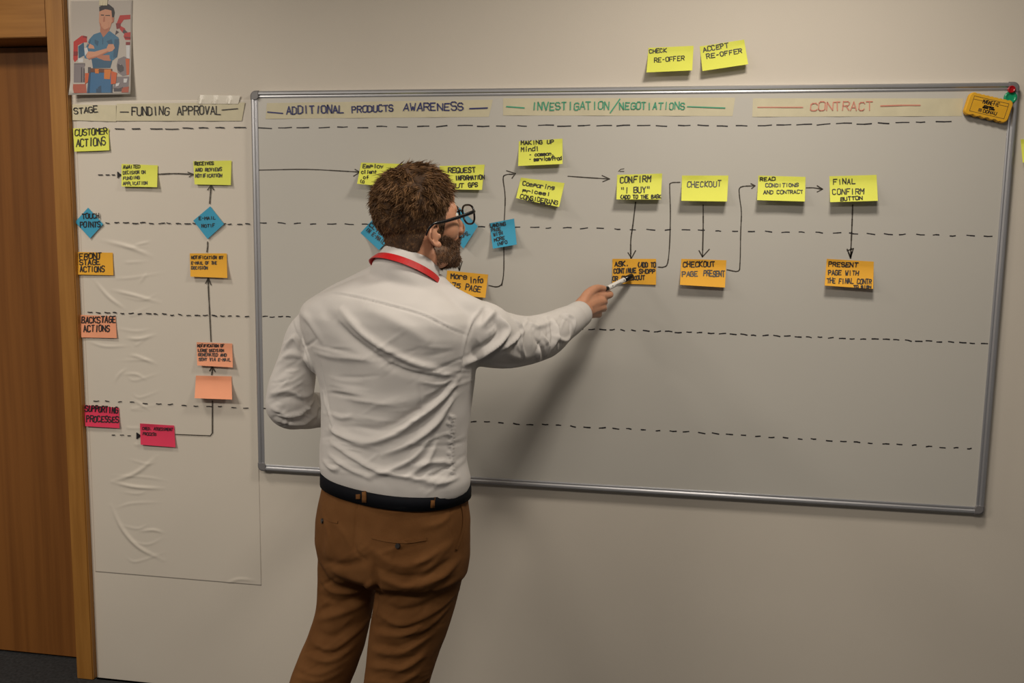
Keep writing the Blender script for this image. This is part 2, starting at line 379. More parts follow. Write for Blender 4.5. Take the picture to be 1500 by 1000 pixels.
draw('drawn_arrow', [curve([(964, 391), (972, 391), (978, 385), (981, 355), (982, 310), (981, 275), (983, 268), (996, 267)])])
draw('drawn_arrow', [curve([(1030, 300), (1030, 335), (1029, 376)]), [(1024, 367), (1029, 376), (1039, 365)]], 1.8)
draw('drawn_arrow', [curve([(1065, 395), (1081, 397), (1084, 385), (1085, 340), (1086, 310), (1083, 285), (1085, 274), (1104, 272)]), [(1100, 269), (1106, 272), (1101, 276)]])
draw('drawn_arrow', [curve([(1181, 275), (1192, 275), (1204, 277)]), [(1197, 272), (1205, 277), (1197, 281)]])
draw('drawn_arrow', [curve([(1249, 300), (1248, 330), (1246, 375)]), [(1241, 365), (1246, 377), (1250, 364), (1241, 367)], [(1243, 370), (1246, 378), (1248, 369)]], 2.0)
draw('drawn_arrow', [curve([(673, 376), (673, 384), (673, 396)]), [(669, 387), (673, 396), (677, 383)]])
draw('pen_mark', [[(906, 251), (909, 248), (914, 247)], [(908, 251), (914, 251)]], 1.2)

# ---------------------------------------------------------------- tape strips with headings
def strip(name, c, y, m, label, texts, wd, ink, curl=0):
    N = 24
    def mp(px, py, e=0): return at(px, py, y-e)
    V, F = [], []
    for i in range(N+1):
        u = i/N
        for v in (0, .5, 1):
            x = (c[0][0]*(1-u)+c[1][0]*u)*(1-v)+(c[3][0]*(1-u)+c[2][0]*u)*v; z = (c[0][1]*(1-u)+c[1][1]*u)*(1-v)+(c[3][1]*(1-u)+c[2][1]*u)*v
            V.append(mp(x, z, .0003+(.0012*math.sin(u*9+1)**8*v)+curl*max(0, u-.86)*v))
    for i in range(N):
        for k in range(2): F.append((i*3+k, i*3+k+1, i*3+k+4, i*3+k+3))
    o = mk(name, V, F, m, None, False); s_ = o.modifiers.new('s', 'SOLIDIFY'); s_.thickness = .0002; s_.offset = 1
    if texts:
        pls = []
        for t in texts:
            if isinstance(t, list): pls.append(t)
            else: pls += strokes_text(*t, jit=.1)
        ribbons('lettering', pls, wd, lambda a, b_: mp(a, b_, .0024), ink, o)
    return tag(o, label, 'tape strip', 'lettered paper heading strips' if name == 'paper_strip' else None)
strip('paper_strip', [(106, 153), (170, 154), (170, 178), (106, 176)], -.003, 'tape', 'short cream paper strip lettered STAGE beside the door frame', [('STAGE', 108, 167, 144, 164, 9)], 1.3, 'ink')
strip('paper_strip', [(171, 152), (359, 150), (354, 177), (170, 177)], -.003, 'tape', 'cream paper strip lettered FUNDING APPROVAL in black, left of the whiteboard', [[(176, 164), (188, 164)], ('FUNDING', 192, 169, 248, 168, 12), ('APPROVAL', 259, 168, 324, 167, 12), [(325, 161), (348, 159)]], 1.4, 'ink')
strip('clear_tape', [(293, 139), (352, 140), (349, 152), (289, 152)], -.0042, 'clear', 'small clear tape piece above the end of the FUNDING APPROVAL strip', None, 1, 'ink')
strip('paper_strip', [(391, 151), (722, 146), (716, 171), (389, 174)], YB, 'tape', 'cream paper strip lettered ADDITIONAL PRODUCTS AWARENESS in dark blue', [[(392, 164), (414, 166)], ('ADDITIONAL', 419, 167, 504, 165, 11), ('PRODUCTS', 515, 165, 577, 163, 10), ('AWARENESS', 590, 162, 680, 161, 11), [(688, 159), (714, 158)]], 1.7, 'ink_blue')
strip('paper_strip', [(737, 144), (1077, 143), (1073, 170), (737, 169)], YB, 'tape', 'cream paper strip lettered INVESTIGATION/NEGOTIATIONS in green', [[(742, 156), (768, 158)], ('INVESTIGATION', 778, 161, 893, 160, 11), [(894, 165), (908, 145)], ('NEGOTIATIONS', 907, 160, 1004, 160, 10), [(1007, 156), (1062, 158)]], 1.6, 'ink_green')
strip('paper_strip', [(1103, 144), (1411, 144), (1409, 170), (1102, 171)], YB, 'tape', 'cream paper strip lettered CONTRACT in pale red near the eraser', [[(1110, 157), (1176, 157)], ('CONTRACT', 1186, 162, 1280, 161, 12), [(1290, 155), (1320, 154), (1348, 154)]], 1.5, 'ink_red')

# ---------------------------------------------------------------- sticky notes
def note(c, col, y, lift, label, lines, wd=1.35, skew=0, group=None):
    """c: corners, sticky edge first (left to right), then free edge right, left"""
    lift *= 1.75 if lift > .005 else 1.2
    c = [np.array(p, float) for p in c]
    ax = c[1]-c[0]; ay = (c[3]-c[0]+c[2]-c[1])/2; Mi = np.linalg.inv(np.array([ax, ay]).T)
    ph = random.uniform(0, 6)
    def lf(u, v):
        v2 = max(0, v-.18)
        return .0008+lift*(v2/.82)**1.6*(1+skew*(u-.5))+.0007*math.sin(u*5+ph)*v+.0025*max(0, .16-v)/.16*max(0, math.sin(u*3+ph))**3
    V, F = [], []; NU, NV = 16, 16
    for j in range(NV+1):
        for i in range(NU+1):
            u, v = i/NU, j/NV; p = (c[0]*(1-u)+c[1]*u)*(1-v)+(c[3]*(1-u)+c[2]*u)*v
            V.append(at(p[0], p[1], y-lf(u, v)))
    for j in range(NV):
        for i in range(NU): a = j*(NU+1)+i; F.append((a, a+NU+1, a+NU+2, a+1))
    o = mk('sticky_note', V, F, col, None, False); s_ = o.modifiers.new('s', 'SOLIDIFY'); s_.thickness = .0003; s_.offset = -1
    tag(o, label, 'sticky note', {YB: 'sticky notes on the whiteboard', YF: 'sticky notes on the wall film', YW: 'sticky notes on the bare wall'}[y])
    def mp(px, py):
        uv = Mi @ (np.array((px, py))-c[0]); q_ = np.array((px, py))
        for _ in range(4):
            u, v = uv; uv = uv+Mi @ (q_-((c[0]*(1-u)+c[1]*u)*(1-v)+(c[3]*(1-u)+c[2]*u)*v))
        u, v = uv; return at(px, py, y-lf(min(max(u, 0), 1), min(max(v, 0), 1))-.0013)
    if lines:
        pls = []
        for t in lines: pls += [t] if isinstance(t, list) else strokes_text(*t)
        ribbons('writing', pls, wd, mp, 'ink', o)
    return o
YW, YF = 0.0, -.0035
note([(107, 188), (159, 188), (160, 220), (109, 222)], 'yellow', YF, .004, 'lime note reading CUSTOMER ACTIONS, topmost by the door frame', [('CUSTOMER', 109, 199, 158, 196, 9), ('ACTIONS', 111, 215, 155, 212, 11)], 1.4)
note([(178, 240), (231, 242), (230, 274), (178, 273)], 'yellow', YF, .006, 'lime note reading AWAITED DECISION ON FUNDING APPLICATION', [('AWAITED', 180, 247, 205, 246, 4.6), ('DECISION ON', 180, 255, 213, 254, 4.6), ('FUNDING', 180, 263, 205, 262, 4.6), ('APPLICATION', 180, 271, 216, 270, 4.6)], .9)
note([(283, 236), (339, 235), (338, 271), (285, 270)], 'yellow', YF, .005, 'lime note reading RECEIVES AND REVIEWS NOTIFICATION', [('RECEIVES', 285, 242, 313, 241, 4.6), ('AND REVIEWS', 286, 251, 325, 250, 4.8), ('NOTIFICATION', 286, 260, 325, 259, 4.8)], 1.1)
note([(110, 325), (129, 304), (151, 328), (132, 349)], 'blue', YF, .002, 'blue diamond note reading TOUCH POINTS by the door frame', [('TOUCH', 120, 320, 146, 319, 7), ('POINTS', 117, 333, 147, 332, 8)], 1.4)
note([(283, 323), (308, 302), (328, 328), (304, 350)], 'blue', YF, .003, 'blue diamond note reading E-MAIL NOTIF on the film', [('E-MAIL', 291, 322, 316, 321, 4.5), ('NOTIF', 295, 333, 315, 332, 4.5)], .9)
note([(114, 369), (165, 370), (166, 403), (114, 402)], 'orange', YF, .003, 'orange note reading FRONT STAGE ACTIONS by the door frame', [('FRONT', 116, 379, 149, 378, 8), ('STAGE', 116, 388, 147, 387, 7.5), ('ACTIONS', 117, 398, 153, 398, 8)], 1.4)
note([(278, 371), (332, 371), (333, 407), (279, 405)], 'orange', YF, .006, 'orange note reading NOTIFICATION BY E-MAIL OF THE DECISION', [('NOTIFICATION BY', 280, 379, 327, 379, 4.2), ('E-MAIL OF THE', 280, 387, 318, 387, 4.2), ('DECISION', 280, 394, 304, 394, 4.2)], 1.0)
note([(117, 461), (169, 463), (171, 495), (119, 494)], 'peach', YF, .003, 'salmon note reading BACKSTAGE ACTIONS by the door frame', [('BACKSTAGE', 119, 473, 170, 472, 9), ('ACTIONS', 122, 486, 161, 485, 9)], 1.5)
note([(288, 501), (340, 503), (341, 538), (289, 535)], 'peach', YF, .008, 'salmon note reading LEASE DECISION GENERATED AND SENT VIA E-MAIL', [('NOTIFICATION OF', 289, 508, 328, 508, 4), ('LEASE DECISION', 290, 515, 328, 515, 4), ('GENERATED AND', 290, 521, 332, 522, 4.2), ('SENT VIA E-MAIL', 291, 528, 338, 529, 4.4)], 1.0)
note([(287, 550), (339, 551), (340, 585), (285, 583)], 'peach', YF, .018, 'blank salmon note standing off the film below the written one', None)
note([(123, 593), (174, 597), (175, 627), (125, 624)], 'pink', YF, .005, 'hot pink note reading SUPPORTING PROCESSES by the door frame', [('SUPPORTING', 124, 602, 173, 605, 8.5), ('PROCESSES', 126, 617, 174, 619, 8.5)], 1.5)
note([(205, 620), (255, 623), (257, 655), (206, 651)], 'pink', YF, .005, 'hot pink note with faint writing at the foot of the film drawing', [('CRED. ASSESSMENT', 208, 629, 253, 631, 4), ('PROCESS', 209, 637, 229, 638, 4)], .8)
note([(529, 238), (592, 240), (587, 275), (523, 269)], 'yellow', YB, .022, 'lime note left of the head, written Employ client', [('Employ', 531, 246, 562, 246, 5.5), ('client', 529, 254, 552, 254, 5), ('of', 532, 262, 540, 262, 5), ('(a', 527, 268, 534, 268, 5)], 1.1)
note([(644, 243), (710, 241), (706, 278), (645, 277)], 'yellow', YB, .012, 'lime note right of the head reading REQUEST INFORMATION ABOUT GPS', [('REQUEST', 656, 253, 697, 252, 7), ('INFORMATION', 667, 264, 710, 262, 6), ('ABOUT', 646, 275, 680, 275, 6), ('GPS', 686, 274, 700, 273, 6)], 1.4)
note([(528, 341), (549, 318), (578, 342), (555, 366)], 'blue', YB, .012, 'blue note tilted behind the back of the head, written CLICK', [('CLICK', 540, 330, 562, 348, 6), ('IN E-MAIL', 535, 337, 562, 358, 5.5)], 1.2)
note([(650, 331), (673, 304), (700, 331), (679, 364)], 'blue', YB, .012, 'blue note tilted behind the glasses and beard', [('OPS.', 676, 348, 690, 343, 5)], 1.2)
note([(655, 396), (715, 402), (711, 436), (652, 430)], 'orange', YB, .012, 'orange note by the beard, handwritten More info G75 PAGE', [('More', 660, 408, 684, 409, 8), ('info', 688, 414, 708, 414, 9), ('G75', 654, 421, 675, 422, 7), ('PAGE', 681, 424, 704, 428, 8)], 1.4)
note([(717, 327), (753, 320), (757, 358), (722, 364)], 'blue', YB, .014, 'upright blue note reading LANDING PAGE WITH MORE INFO', [('LANDING', 718, 333, 741, 330, 4.8), ('PAGE', 720, 339, 734, 337, 4.6), ('WITH', 723, 346, 737, 343, 4.6), ('MORE', 724, 354, 740, 350, 4.6), ('INFO', 728, 360, 744, 356, 4.6)], 1.1)
note([(760, 207), (824, 203), (824, 240), (759, 243)], 'yellow', YB, .014, 'lime note reading MAKING UP Mind, highest on the board', [('MAKING UP', 763, 212, 812, 210, 5.5), ('Mind!', 763, 222, 790, 221, 6.5), ('- common.', 775, 229, 812, 227, 5), ('- service/Prod', 775, 236, 823, 234, 5.5)], 1.25)
note([(763, 260), (827, 268), (819, 303), (756, 290)], 'yellow', YB, .018, 'tilted lime note handwritten Comparing prices', [('Comparing', 765, 271, 812, 278, 6.5), ('prices!', 765, 281, 806, 287, 5.5), ('CONSIDERING', 761, 290, 817, 300, 6), ('(now set)', 769, 294, 808, 301, 3.5)], 1.25)
note([(904, 256), (970, 254), (968, 292), (903, 292)], 'yellow', YB, .017, 'lime note reading CONFIRM "I BUY"', [('CONFIRM', 908, 268, 954, 266, 9), ('"I BUY"', 909, 283, 953, 281, 8.5), ('(ADD TO THE BASK', 908, 291, 969, 290, 5)], 1.4)
note([(999, 257), (1067, 257), (1065, 295), (998, 294)], 'yellow', YB, .018, 'lime note reading only CHECKOUT', [('CHECKOUT', 1006, 274, 1057, 273, 8)], 1.3)
note([(1111, 257), (1180, 259), (1179, 295), (1109, 293)], 'yellow', YB, .018, 'lime note reading READ CONDITIONS AND CONTRACT', [('READ', 1113, 265, 1136, 264, 5), ('CONDITIONS', 1121, 274, 1170, 273, 5), ('AND CONTRACT', 1118, 284, 1177, 283, 5)], 1.2)
note([(1215, 258), (1284, 256), (1286, 294), (1216, 296)], 'yellow', YB, .018, 'lime note reading FINAL CONFIRM BUTTON', [('FINAL', 1220, 270, 1254, 269, 7.5), ('CONFIRM', 1219, 285, 1266, 284, 8), ('BUTTON', 1231, 294, 1264, 292, 5)], 1.4)
note([(897, 379), (961, 379), (961, 417), (897, 415)], 'orange', YB, .004, 'orange note the marker points at, reading CONTINUE SHOPPING OR CHECKOUT', [('ASK.', 900, 390, 922, 389, 6.5), ('(ADD TO', 934, 391, 961, 391, 7), ('CONTINUE', 899, 400, 932, 399, 6.5), ('SHOPP', 936, 400, 960, 400, 6), ('OR CHECKOUT', 897, 411, 945, 409, 6)], 1.5)
note([(998, 379), (1064, 381), (1062, 421), (996, 417)], 'orange', YB, .014, 'orange note reading CHECKOUT PAGE PRESENT', [('CHECKOUT', 1000, 391, 1048, 390, 7.5), ('PAGE', 999, 405, 1023, 404, 7), ('PRESENT', 1030, 404, 1062, 405, 8)], 1.5)
note([(1211, 379), (1280, 383), (1279, 423), (1208, 418)], 'orange', YB, .014, 'orange note reading PRESENT PAGE WITH THE FINAL CONTRACT', [('PRESENT', 1213, 390, 1257, 391, 6.5), ('PAGE WITH', 1213, 402, 1258, 403, 6.5), ('THE FINAL CONTR', 1211, 414, 1277, 416, 7), ('TO SIGN', 1250, 421, 1276, 422, 3.5)], 1.4)
note([(950, 70), (1016, 67), (1014, 103), (947, 106)], 'yellow', YW, .018, 'lime note reading CHECK RE-OFFER on the wall above the whiteboard', [('CHECK', 951, 78, 977, 76, 5.5), ('RE-OFFER', 958, 91, 1003, 88, 6.5)], 1.2)
note([(1025, 68), (1090, 58), (1096, 94), (1029, 104)], 'yellow', YW, .016, 'tilted lime note reading ACCEPT RE-OFFER on the wall above the whiteboard', [('ACCEPT', 1030, 76, 1068, 69, 6.5), ('RE-OFFER', 1035, 86, 1088, 77, 6.5)], 1.3)
note([(1495, 204), (1556, 199), (1560, 235), (1498, 238)], 'yellow', YW, .02, 'lime note cut off by the right edge of the photo', None)

# ---------------------------------------------------------------- poster
PC = [(103, 1), (194, 0), (191, 138), (103, 139)]
def pl_(u, v):
    u = np.clip(u, -.03, 1.03); return .002+.034*max(0, v-.25)**1.5*(1.1-.3*u)+.005*max(0, .1-u)*max(0, v-.8)*30
def pm(u, v, e=0):
    c = [np.array(p, float) for p in PC]; p = (c[0]*(1-u)+c[1]*u)*(1-v)+(c[3]*(1-u)+c[2]*u)*v
    return at(p[0]-(6*max(0, v-.85)*max(0, 1-4*u)*3 if e == 0 else 0), p[1], -pl_(u, v)-e)
V, F = [], []; NU, NV = 10, 20
for j in range(NV+1):
    for i in range(NU+1): V.append(pm(i/NU, j/NV))
for j in range(NV):
    for i in range(NU): a = j*(NU+1)+i; F.append((a, a+NU+1, a+NU+2, a+1))
M['photo_paper'] = mat('photo_paper', (206, 200, 192), .5, var=.01)
poster = mk('poster', V, F, 'photo_paper', None, True); tag(poster, 'colour print of a crossed-arms cartoon mechanic with red robot arms, hung by the door', 'poster')
s_ = poster.modifiers.new('s', 'SOLIDIFY'); s_.thickness = .0004; s_.offset = -1
PAL = {'bg': (176, 168, 160), 'skin': (196, 140, 112), 'skind': (172, 110, 86), 'hair': (36, 34, 38), 'shirt': (56, 108, 140), 'shirtd': (38, 82, 112), 'jean': (38, 96, 140), 'jeand': (28, 66, 98),
 'belt': (96, 52, 32), 'pouch': (200, 112, 30), 'pouch2': (190, 84, 34), 'red': (176, 42, 40), 'redd': (126, 30, 36), 'grey': (120, 112, 116), 'greyd': (66, 60, 66), 'light': (196, 196, 198), 'rug': (160, 74, 52)}
for k, v in PAL.items(): M['p_'+k] = mat('print_'+k, v, .5)
# picture coordinates: 724 x 1000 view of the print (x 0..724, y 0..1000), mapped on u,v
def up(x, y): return ((x/724*105+95-103)/89.5, (y/1000*145-1)/138)
shapes = [('bg', [(52, 12), (662, 10), (655, 940), (80, 940)]),
 ('rug', [(82, 850), (215, 850), (225, 940), (82, 940)]), ('light', [(100, 940), (120, 900), (160, 885), (200, 900), (215, 940)]), ('grey', [(92, 640), (200, 640), (205, 835), (90, 835)]), ('light', [(130, 650), (160, 650), (160, 830), (130, 830)]), ('greyd', [(95, 640), (205, 640), (205, 670), (95, 670)]),
 ('light', [(135, 590), (185, 590), (185, 630), (135, 630)]), ('red', [(88, 420), (130, 410), (130, 600), (100, 630), (85, 600)]), ('red', [(90, 420), (170, 360), (220, 370), (225, 430), (190, 430), (130, 460)]), ('redd', [(185, 360), (225, 370), (222, 400), (180, 390)]), ('shirtd', [(135, 470), (190, 430), (200, 560), (140, 590)]),
 ('red', [(550, 160), (655, 155), (655, 200), (590, 205), (560, 250), (520, 240)]), ('redd', [(510, 240), (560, 240), (560, 290), (520, 300)]), ('red', [(555, 265), (600, 290), (620, 330), (580, 335), (550, 300)]), ('greyd', [(590, 300), (630, 330), (610, 360), (580, 335)]), ('red', [(600, 340), (660, 330), (660, 410), (610, 410), (590, 375)]), ('greyd', [(515, 310), (545, 330), (505, 360)]),
 ('redd', [(615, 430), (658, 430), (658, 460), (615, 460)]), ('light', [(618, 465), (658, 465), (658, 600), (625, 600)]),
 ('grey', [(540, 600), (600, 575), (655, 600), (655, 760), (590, 775), (540, 740), (525, 670)]), ('greyd', [(535, 640), (570, 610), (600, 640), (600, 720), (565, 740), (535, 710)]), ('light', [(560, 650), (580, 650), (580, 700), (560, 700)]), ('pouch2', [(615, 600), (655, 600), (655, 760), (630, 765)]),
 ('grey', [(520, 780), (655, 780), (650, 900), (490, 900)]), ('greyd', [(500, 860), (600, 850), (590, 930), (500, 930)]), ('rug', [(585, 890), (655, 880), (652, 940), (580, 940)]),
 ('jean', [(245, 730), (490, 730), (485, 940), (360, 940), (350, 880), (320, 940), (225, 940)]), ('jeand', [(320, 870), (370, 830), (375, 940), (320, 940)]),
 ('shirt', [(350, 330), (290, 350), (245, 400), (190, 540), (200, 590), (270, 600), (285, 690), (460, 690), (475, 620), (530, 580), (548, 440), (540, 385), (455, 320)]), ('shirtd', [(270, 590), (480, 620), (462, 690), (285, 690)]), ('shirtd', [(500, 400), (546, 400), (530, 580), (490, 590)]), ('shirtd', [(378, 390), (386, 390), (386, 480), (378, 480)]), ('shirtd', [(300, 440), (360, 445), (360, 452), (300, 449)]),
 ('skind', [(355, 290), (450, 290), (440, 340), (385, 380), (355, 330)]), ('shirt', [(335, 335), (360, 330), (385, 380), (365, 400)]), ('shirt', [(440, 320), (462, 345), (430, 390), (390, 380)]),
 ('skin', [(345, 110), (470, 90), (478, 200), (455, 290), (400, 312), (360, 290), (342, 220)]), ('skind', [(470, 180), (492, 180), (490, 225), (472, 240)]), ('hair', [(345, 120), (342, 75), (365, 60), (400, 40), (440, 48), (485, 85), (498, 130), (490, 180), (472, 180), (465, 110), (400, 95)]), ('hair', [(360, 150), (392, 152), (392, 162), (360, 160)]), ('hair', [(405, 156), (452, 156), (452, 166), (405, 164)]), ('skind', [(388, 170), (400, 172), (402, 222), (382, 225)]), ('skind', [(375, 262), (415, 262), (410, 270), (378, 270)]),
 ('skin', [(230, 430), (290, 465), (300, 495), (240, 490)]), ('skind', [(330, 560), (470, 560), (465, 620), (400, 615), (325, 585)]), ('skin', [(225, 520), (300, 525), (430, 490), (440, 530), (330, 575), (240, 600), (215, 580)]), ('skin', [(425, 480), (440, 450), (490, 450), (505, 490), (480, 520), (420, 535)]), ('light', [(195, 490), (225, 480), (235, 520), (205, 570)]), ('shirt', [(450, 540), (480, 545), (470, 610), (455, 600)]),
 ('shirtd', [(300, 400), (340, 420), (330, 470), (300, 440)]), ('shirtd', [(420, 420), (470, 400), (480, 450), (440, 450)]), ('shirtd', [(250, 420), (262, 400), (240, 470), (228, 470)]), ('skind', [(230, 590), (330, 565), (440, 515), (440, 530), (330, 580), (240, 604)]), ('skind', [(345, 225), (365, 250), (455, 285), (400, 314), (358, 290)]), ('skin', [(362, 230), (440, 225), (440, 285), (400, 300), (366, 275)]), ('jeand', [(245, 735), (262, 735), (250, 940), (228, 940)]), ('jeand', [(470, 740), (490, 740), (486, 940), (470, 940)]), ('greyd', [(165, 680), (172, 680), (172, 830), (165, 830)]), ('greyd', [(190, 690), (196, 690), (196, 830), (190, 830)]), ('light', [(600, 800), (640, 800), (630, 840), (600, 840)]), ('light', [(520, 850), (560, 840), (550, 870), (520, 880)]), ('redd', [(88, 520), (130, 520), (125, 560), (88, 560)]), ('redd', [(600, 375), (660, 380), (658, 395), (602, 392)]),
 ('belt', [(240, 690), (480, 700), (480, 740), (240, 730)]), ('pouch', [(305, 698), (345, 700), (345, 745), (308, 743)]), ('greyd', [(235, 680), (262, 680), (262, 740), (235, 740)]), ('pouch', [(400, 705), (470, 705), (460, 805), (400, 800)]), ('pouch2', [(470, 720), (530, 740), (520, 850), (470, 855)]), ('pouch2', [(205, 740), (245, 740), (235, 830), (205, 850)])]
V, F, MI, names = [], [], [], []
from mathutils.geometry import tessellate_polygon
for k, (nm, P) in enumerate(shapes):
    if nm not in names: names.append(nm)
    b0 = len(V); e = .0006+.00002*k
    for (x, y) in P: V.append(pm(*up(x, y), e))
    for t in tessellate_polygon([[Vector((x, -y, 0)) for x, y in P]]): F.append([b0+i for i in t]); MI.append(names.index(nm))
# background: sub-divided so that it follows the curl of the sheet
V2, F2 = [], []
for j in range(13):
    for i in range(7):
        u_, v_ = i/6, j/12; V2.append(pm(*up(70*(1-u_)+660*u_, 14*(1-v_)+940*v_), .0005))
for j in range(12):
    for i in range(6): a = j*7+i; F2.append((a, a+7, a+8, a+1))
mk('printed_background', V2, F2, 'p_bg', poster, True)
q = [i for i, m_ in enumerate(MI) if names[m_] != 'bg']
mk('printed_picture', V, [F[i] for i in q], None, poster, mats=['p_'+n for n in names], midx=[MI[i] for i in q])['kind'] = 'stuff'
b = strip('sticky_tab', [(146, -4), (158, -4), (157, 8), (145, 8)], -.0035, 'tape', 'small yellow tape tab holding the top of the mechanic poster', None, 1, 'ink')

# ---------------------------------------------------------------- board eraser and magnets
er = root('board_eraser', 'yellow scalloped whiteboard eraser tilted in the top right corner of the board', 'eraser')
E0 = at(1444, 159, YB); er.location = E0
eu = (at(1477, 162, YB)-at(1416, 148, YB)); ew = eu.length*1.03; eu.normalize(); ev = Vector((0, -1, 0)).cross(eu); ev = -ev if ev.z > 0 else ev
eh = .060
def outline(s):
    P = []; W2, H2 = ew/2*s, eh/2*s
    n = 20
    for i in range(n+1): t = i/n; P.append((-W2+.012+(2*W2-.024)*t, -H2+.0022*math.sin(t*math.pi*8)**2))
    for k in range(1, 6): a = math.pi/2*k/5; P.append((W2-.012+.012*math.sin(a), -H2+.012-.012*math.cos(a)))
    for k in range(0, 6): a = math.pi/2*k/5; P.append((W2-.012+.012*math.cos(a), H2-.012+.012*math.sin(a)))
    for i in range(1, n+1): t = 1-i/n; P.append((-W2+.012+(2*W2-.024)*t, H2-.0032*math.sin(t*math.pi*4.5)**2))
    for k in range(1, 6): a = math.pi/2*k/5; P.append((-W2+.012-.012*math.sin(a), H2-.012+.012*math.cos(a)))
    for k in range(0, 5): a = math.pi/2*k/5; P.append((-W2+.012-.012*math.cos(a), -H2+.012-.012*math.sin(a)))
    return P
def erl(P, d): return [eu*x+ev*y+Vector((0, -d, 0)) for x, y in P]
b = bmesh.new(); loft(b, [erl(outline(1), .006), erl(outline(1.01), .010), erl(outline(1), .021), erl(outline(.96), .0235)]); bmesh.ops.recalc_face_normals(b, faces=b.faces[:]); bmo('foam_body', b, 'eraser', er)
b = bmesh.new(); loft(b, [erl(outline(.97), .0004), erl(outline(.97), .006)]); bmesh.ops.recalc_face_normals(b, faces=b.faces[:]); bmo('felt_pad', b, 'felt', er)
pls = [[(-.045, -.02), (.045, -.02), (.045, .02), (-.045, .02), (-.045, -.02)], [(-.045, -.012), (.045, -.012)]]
def em(x, y): return eu*x+ev*y+Vector((0, -.0242, 0))
ribbons('printed_border', pls, .0009, em, 'ink_soft', er)
T = strokes_text('MAGNETIC', -.02, -.007, .022, -.007, .010)+strokes_text('ERASER', -.014, .0005, .012, .0005, .003)+strokes_text('BOARD WIPER', -.016, .005, .015, .005, .003)+strokes_text('DONAU', -.012, .016, .024, .016, .008)+[[(-.024, .009), (-.016, .009)], [(-.024, .012), (-.016, .012)], [(-.024, .015), (-.016, .015)]]
T = [[(x, y) for x, y in p] for p in T]
ribbons('printed_lettering', T, .0016, em, 'ink', er)
def magnet(px, py, r, m, label):
    p = at(px, py, YB-.004); b = bmesh.new(); n = 24
    rings = [[Vector((r*k*math.cos(2*math.pi*i/n), -d, r*k*math.sin(2*math.pi*i/n))) for i in range(n)] for k, d in ((.95, .0), (1, .002), (1, .0065), (.93, .0085), (.72, .009), (.66, .0078), (.3, .0076))]
    loft(b, rings); bmesh.ops.recalc_face_normals(b, faces=b.faces[:]); o = bmo('magnet', b, m, None, True); o.location = (p.x, YB, p.z); return tag(o, label, 'magnet', 'magnets in the board corner')
magnet(1480, 143, .0165, 'maggreen', 'round green magnet beneath the red one at the board corner')
o = magnet(1480, 131.5, .0095, 'magred', 'small red magnet above the green magnet in the board corner'); o.location.y = YB-.007

# ---------------------------------------------------------------- the man at the board
man = root('person', 'man in white shirt and brown chinos, seen from behind, pointing at an orange note', 'person')
DEG = math.pi/180
def hd(h): return Vector((math.sin(h*DEG), math.cos(h*DEG), 0)), Vector((math.cos(h*DEG), -math.sin(h*DEG), 0))   # forward, right
def sect(l, r, py, cy, head, ratio, ex=2.25, n=48, grow=0, back=1.0):
    a_, b_ = at(l, py, cy), at(r, py, cy); c = (a_+b_)/2; half = (b_-a_).length/2
    beta = math.atan2(c.x-CAM.x, c.y-CAM.y); half *= math.cos(beta); psi = head*DEG-beta
    a = half/math.sqrt(math.cos(psi)**2+(ratio*math.sin(psi))**2); b = a*ratio; a += grow; b += grow
    f, rr = hd(head); out = []
    for i in range(n):
        t = 2*math.pi*i/n; ct, st = math.cos(t), math.sin(t)
        x = a*math.copysign(abs(ct)**(2/ex), ct); y = b*math.copysign(abs(st)**(2/ex), st)
        if y < 0: y *= back
        out.append(c+rr*x+f*y)
    return out
def ptube(bm, L, n=24, k=6, rscale=1):
    P = [at(a, b_, y) for a, b_, y, r in L]; tube(bm, P, [r*mpp(p)*rscale for p, (_, _, _, r) in zip(P, L)], n, k)
HT = 27
f27, r27 = hd(HT)
TORSO = [(735, 497, 662), (716, 482, 675), (703, 474, 682), (688, 471, 684), (660, 471, 679), (630, 473, 680), (600, 473, 684), (570, 470, 688), (540, 462, 691), (510, 452, 695), (485, 444, 698), (465, 441, 697), (450, 447, 690), (436, 466, 680), (423, 492, 668), (410, 520, 655), (400, 545, 645)]
CY = -.60
RARM = [(668, 480, -.66, 40), (700, 487, -.62, 48), (724, 496, -.565, 44), (752, 500, -.50, 39), (778, 497, -.44, 35), (800, 490, -.385, 32), (822, 478, -.32, 26), (838, 468, -.275, 22)]
LARM = [(462, 470, -.53, 24), (447, 492, -.52, 28), (436, 530, -.52, 29), (427, 565, -.53, 33), (421, 594, -.53, 31), (440, 600, -.48, 29), (470, 600, -.41, 26), (500, 598, -.34, 22), (520, 592, -.31, 17)]
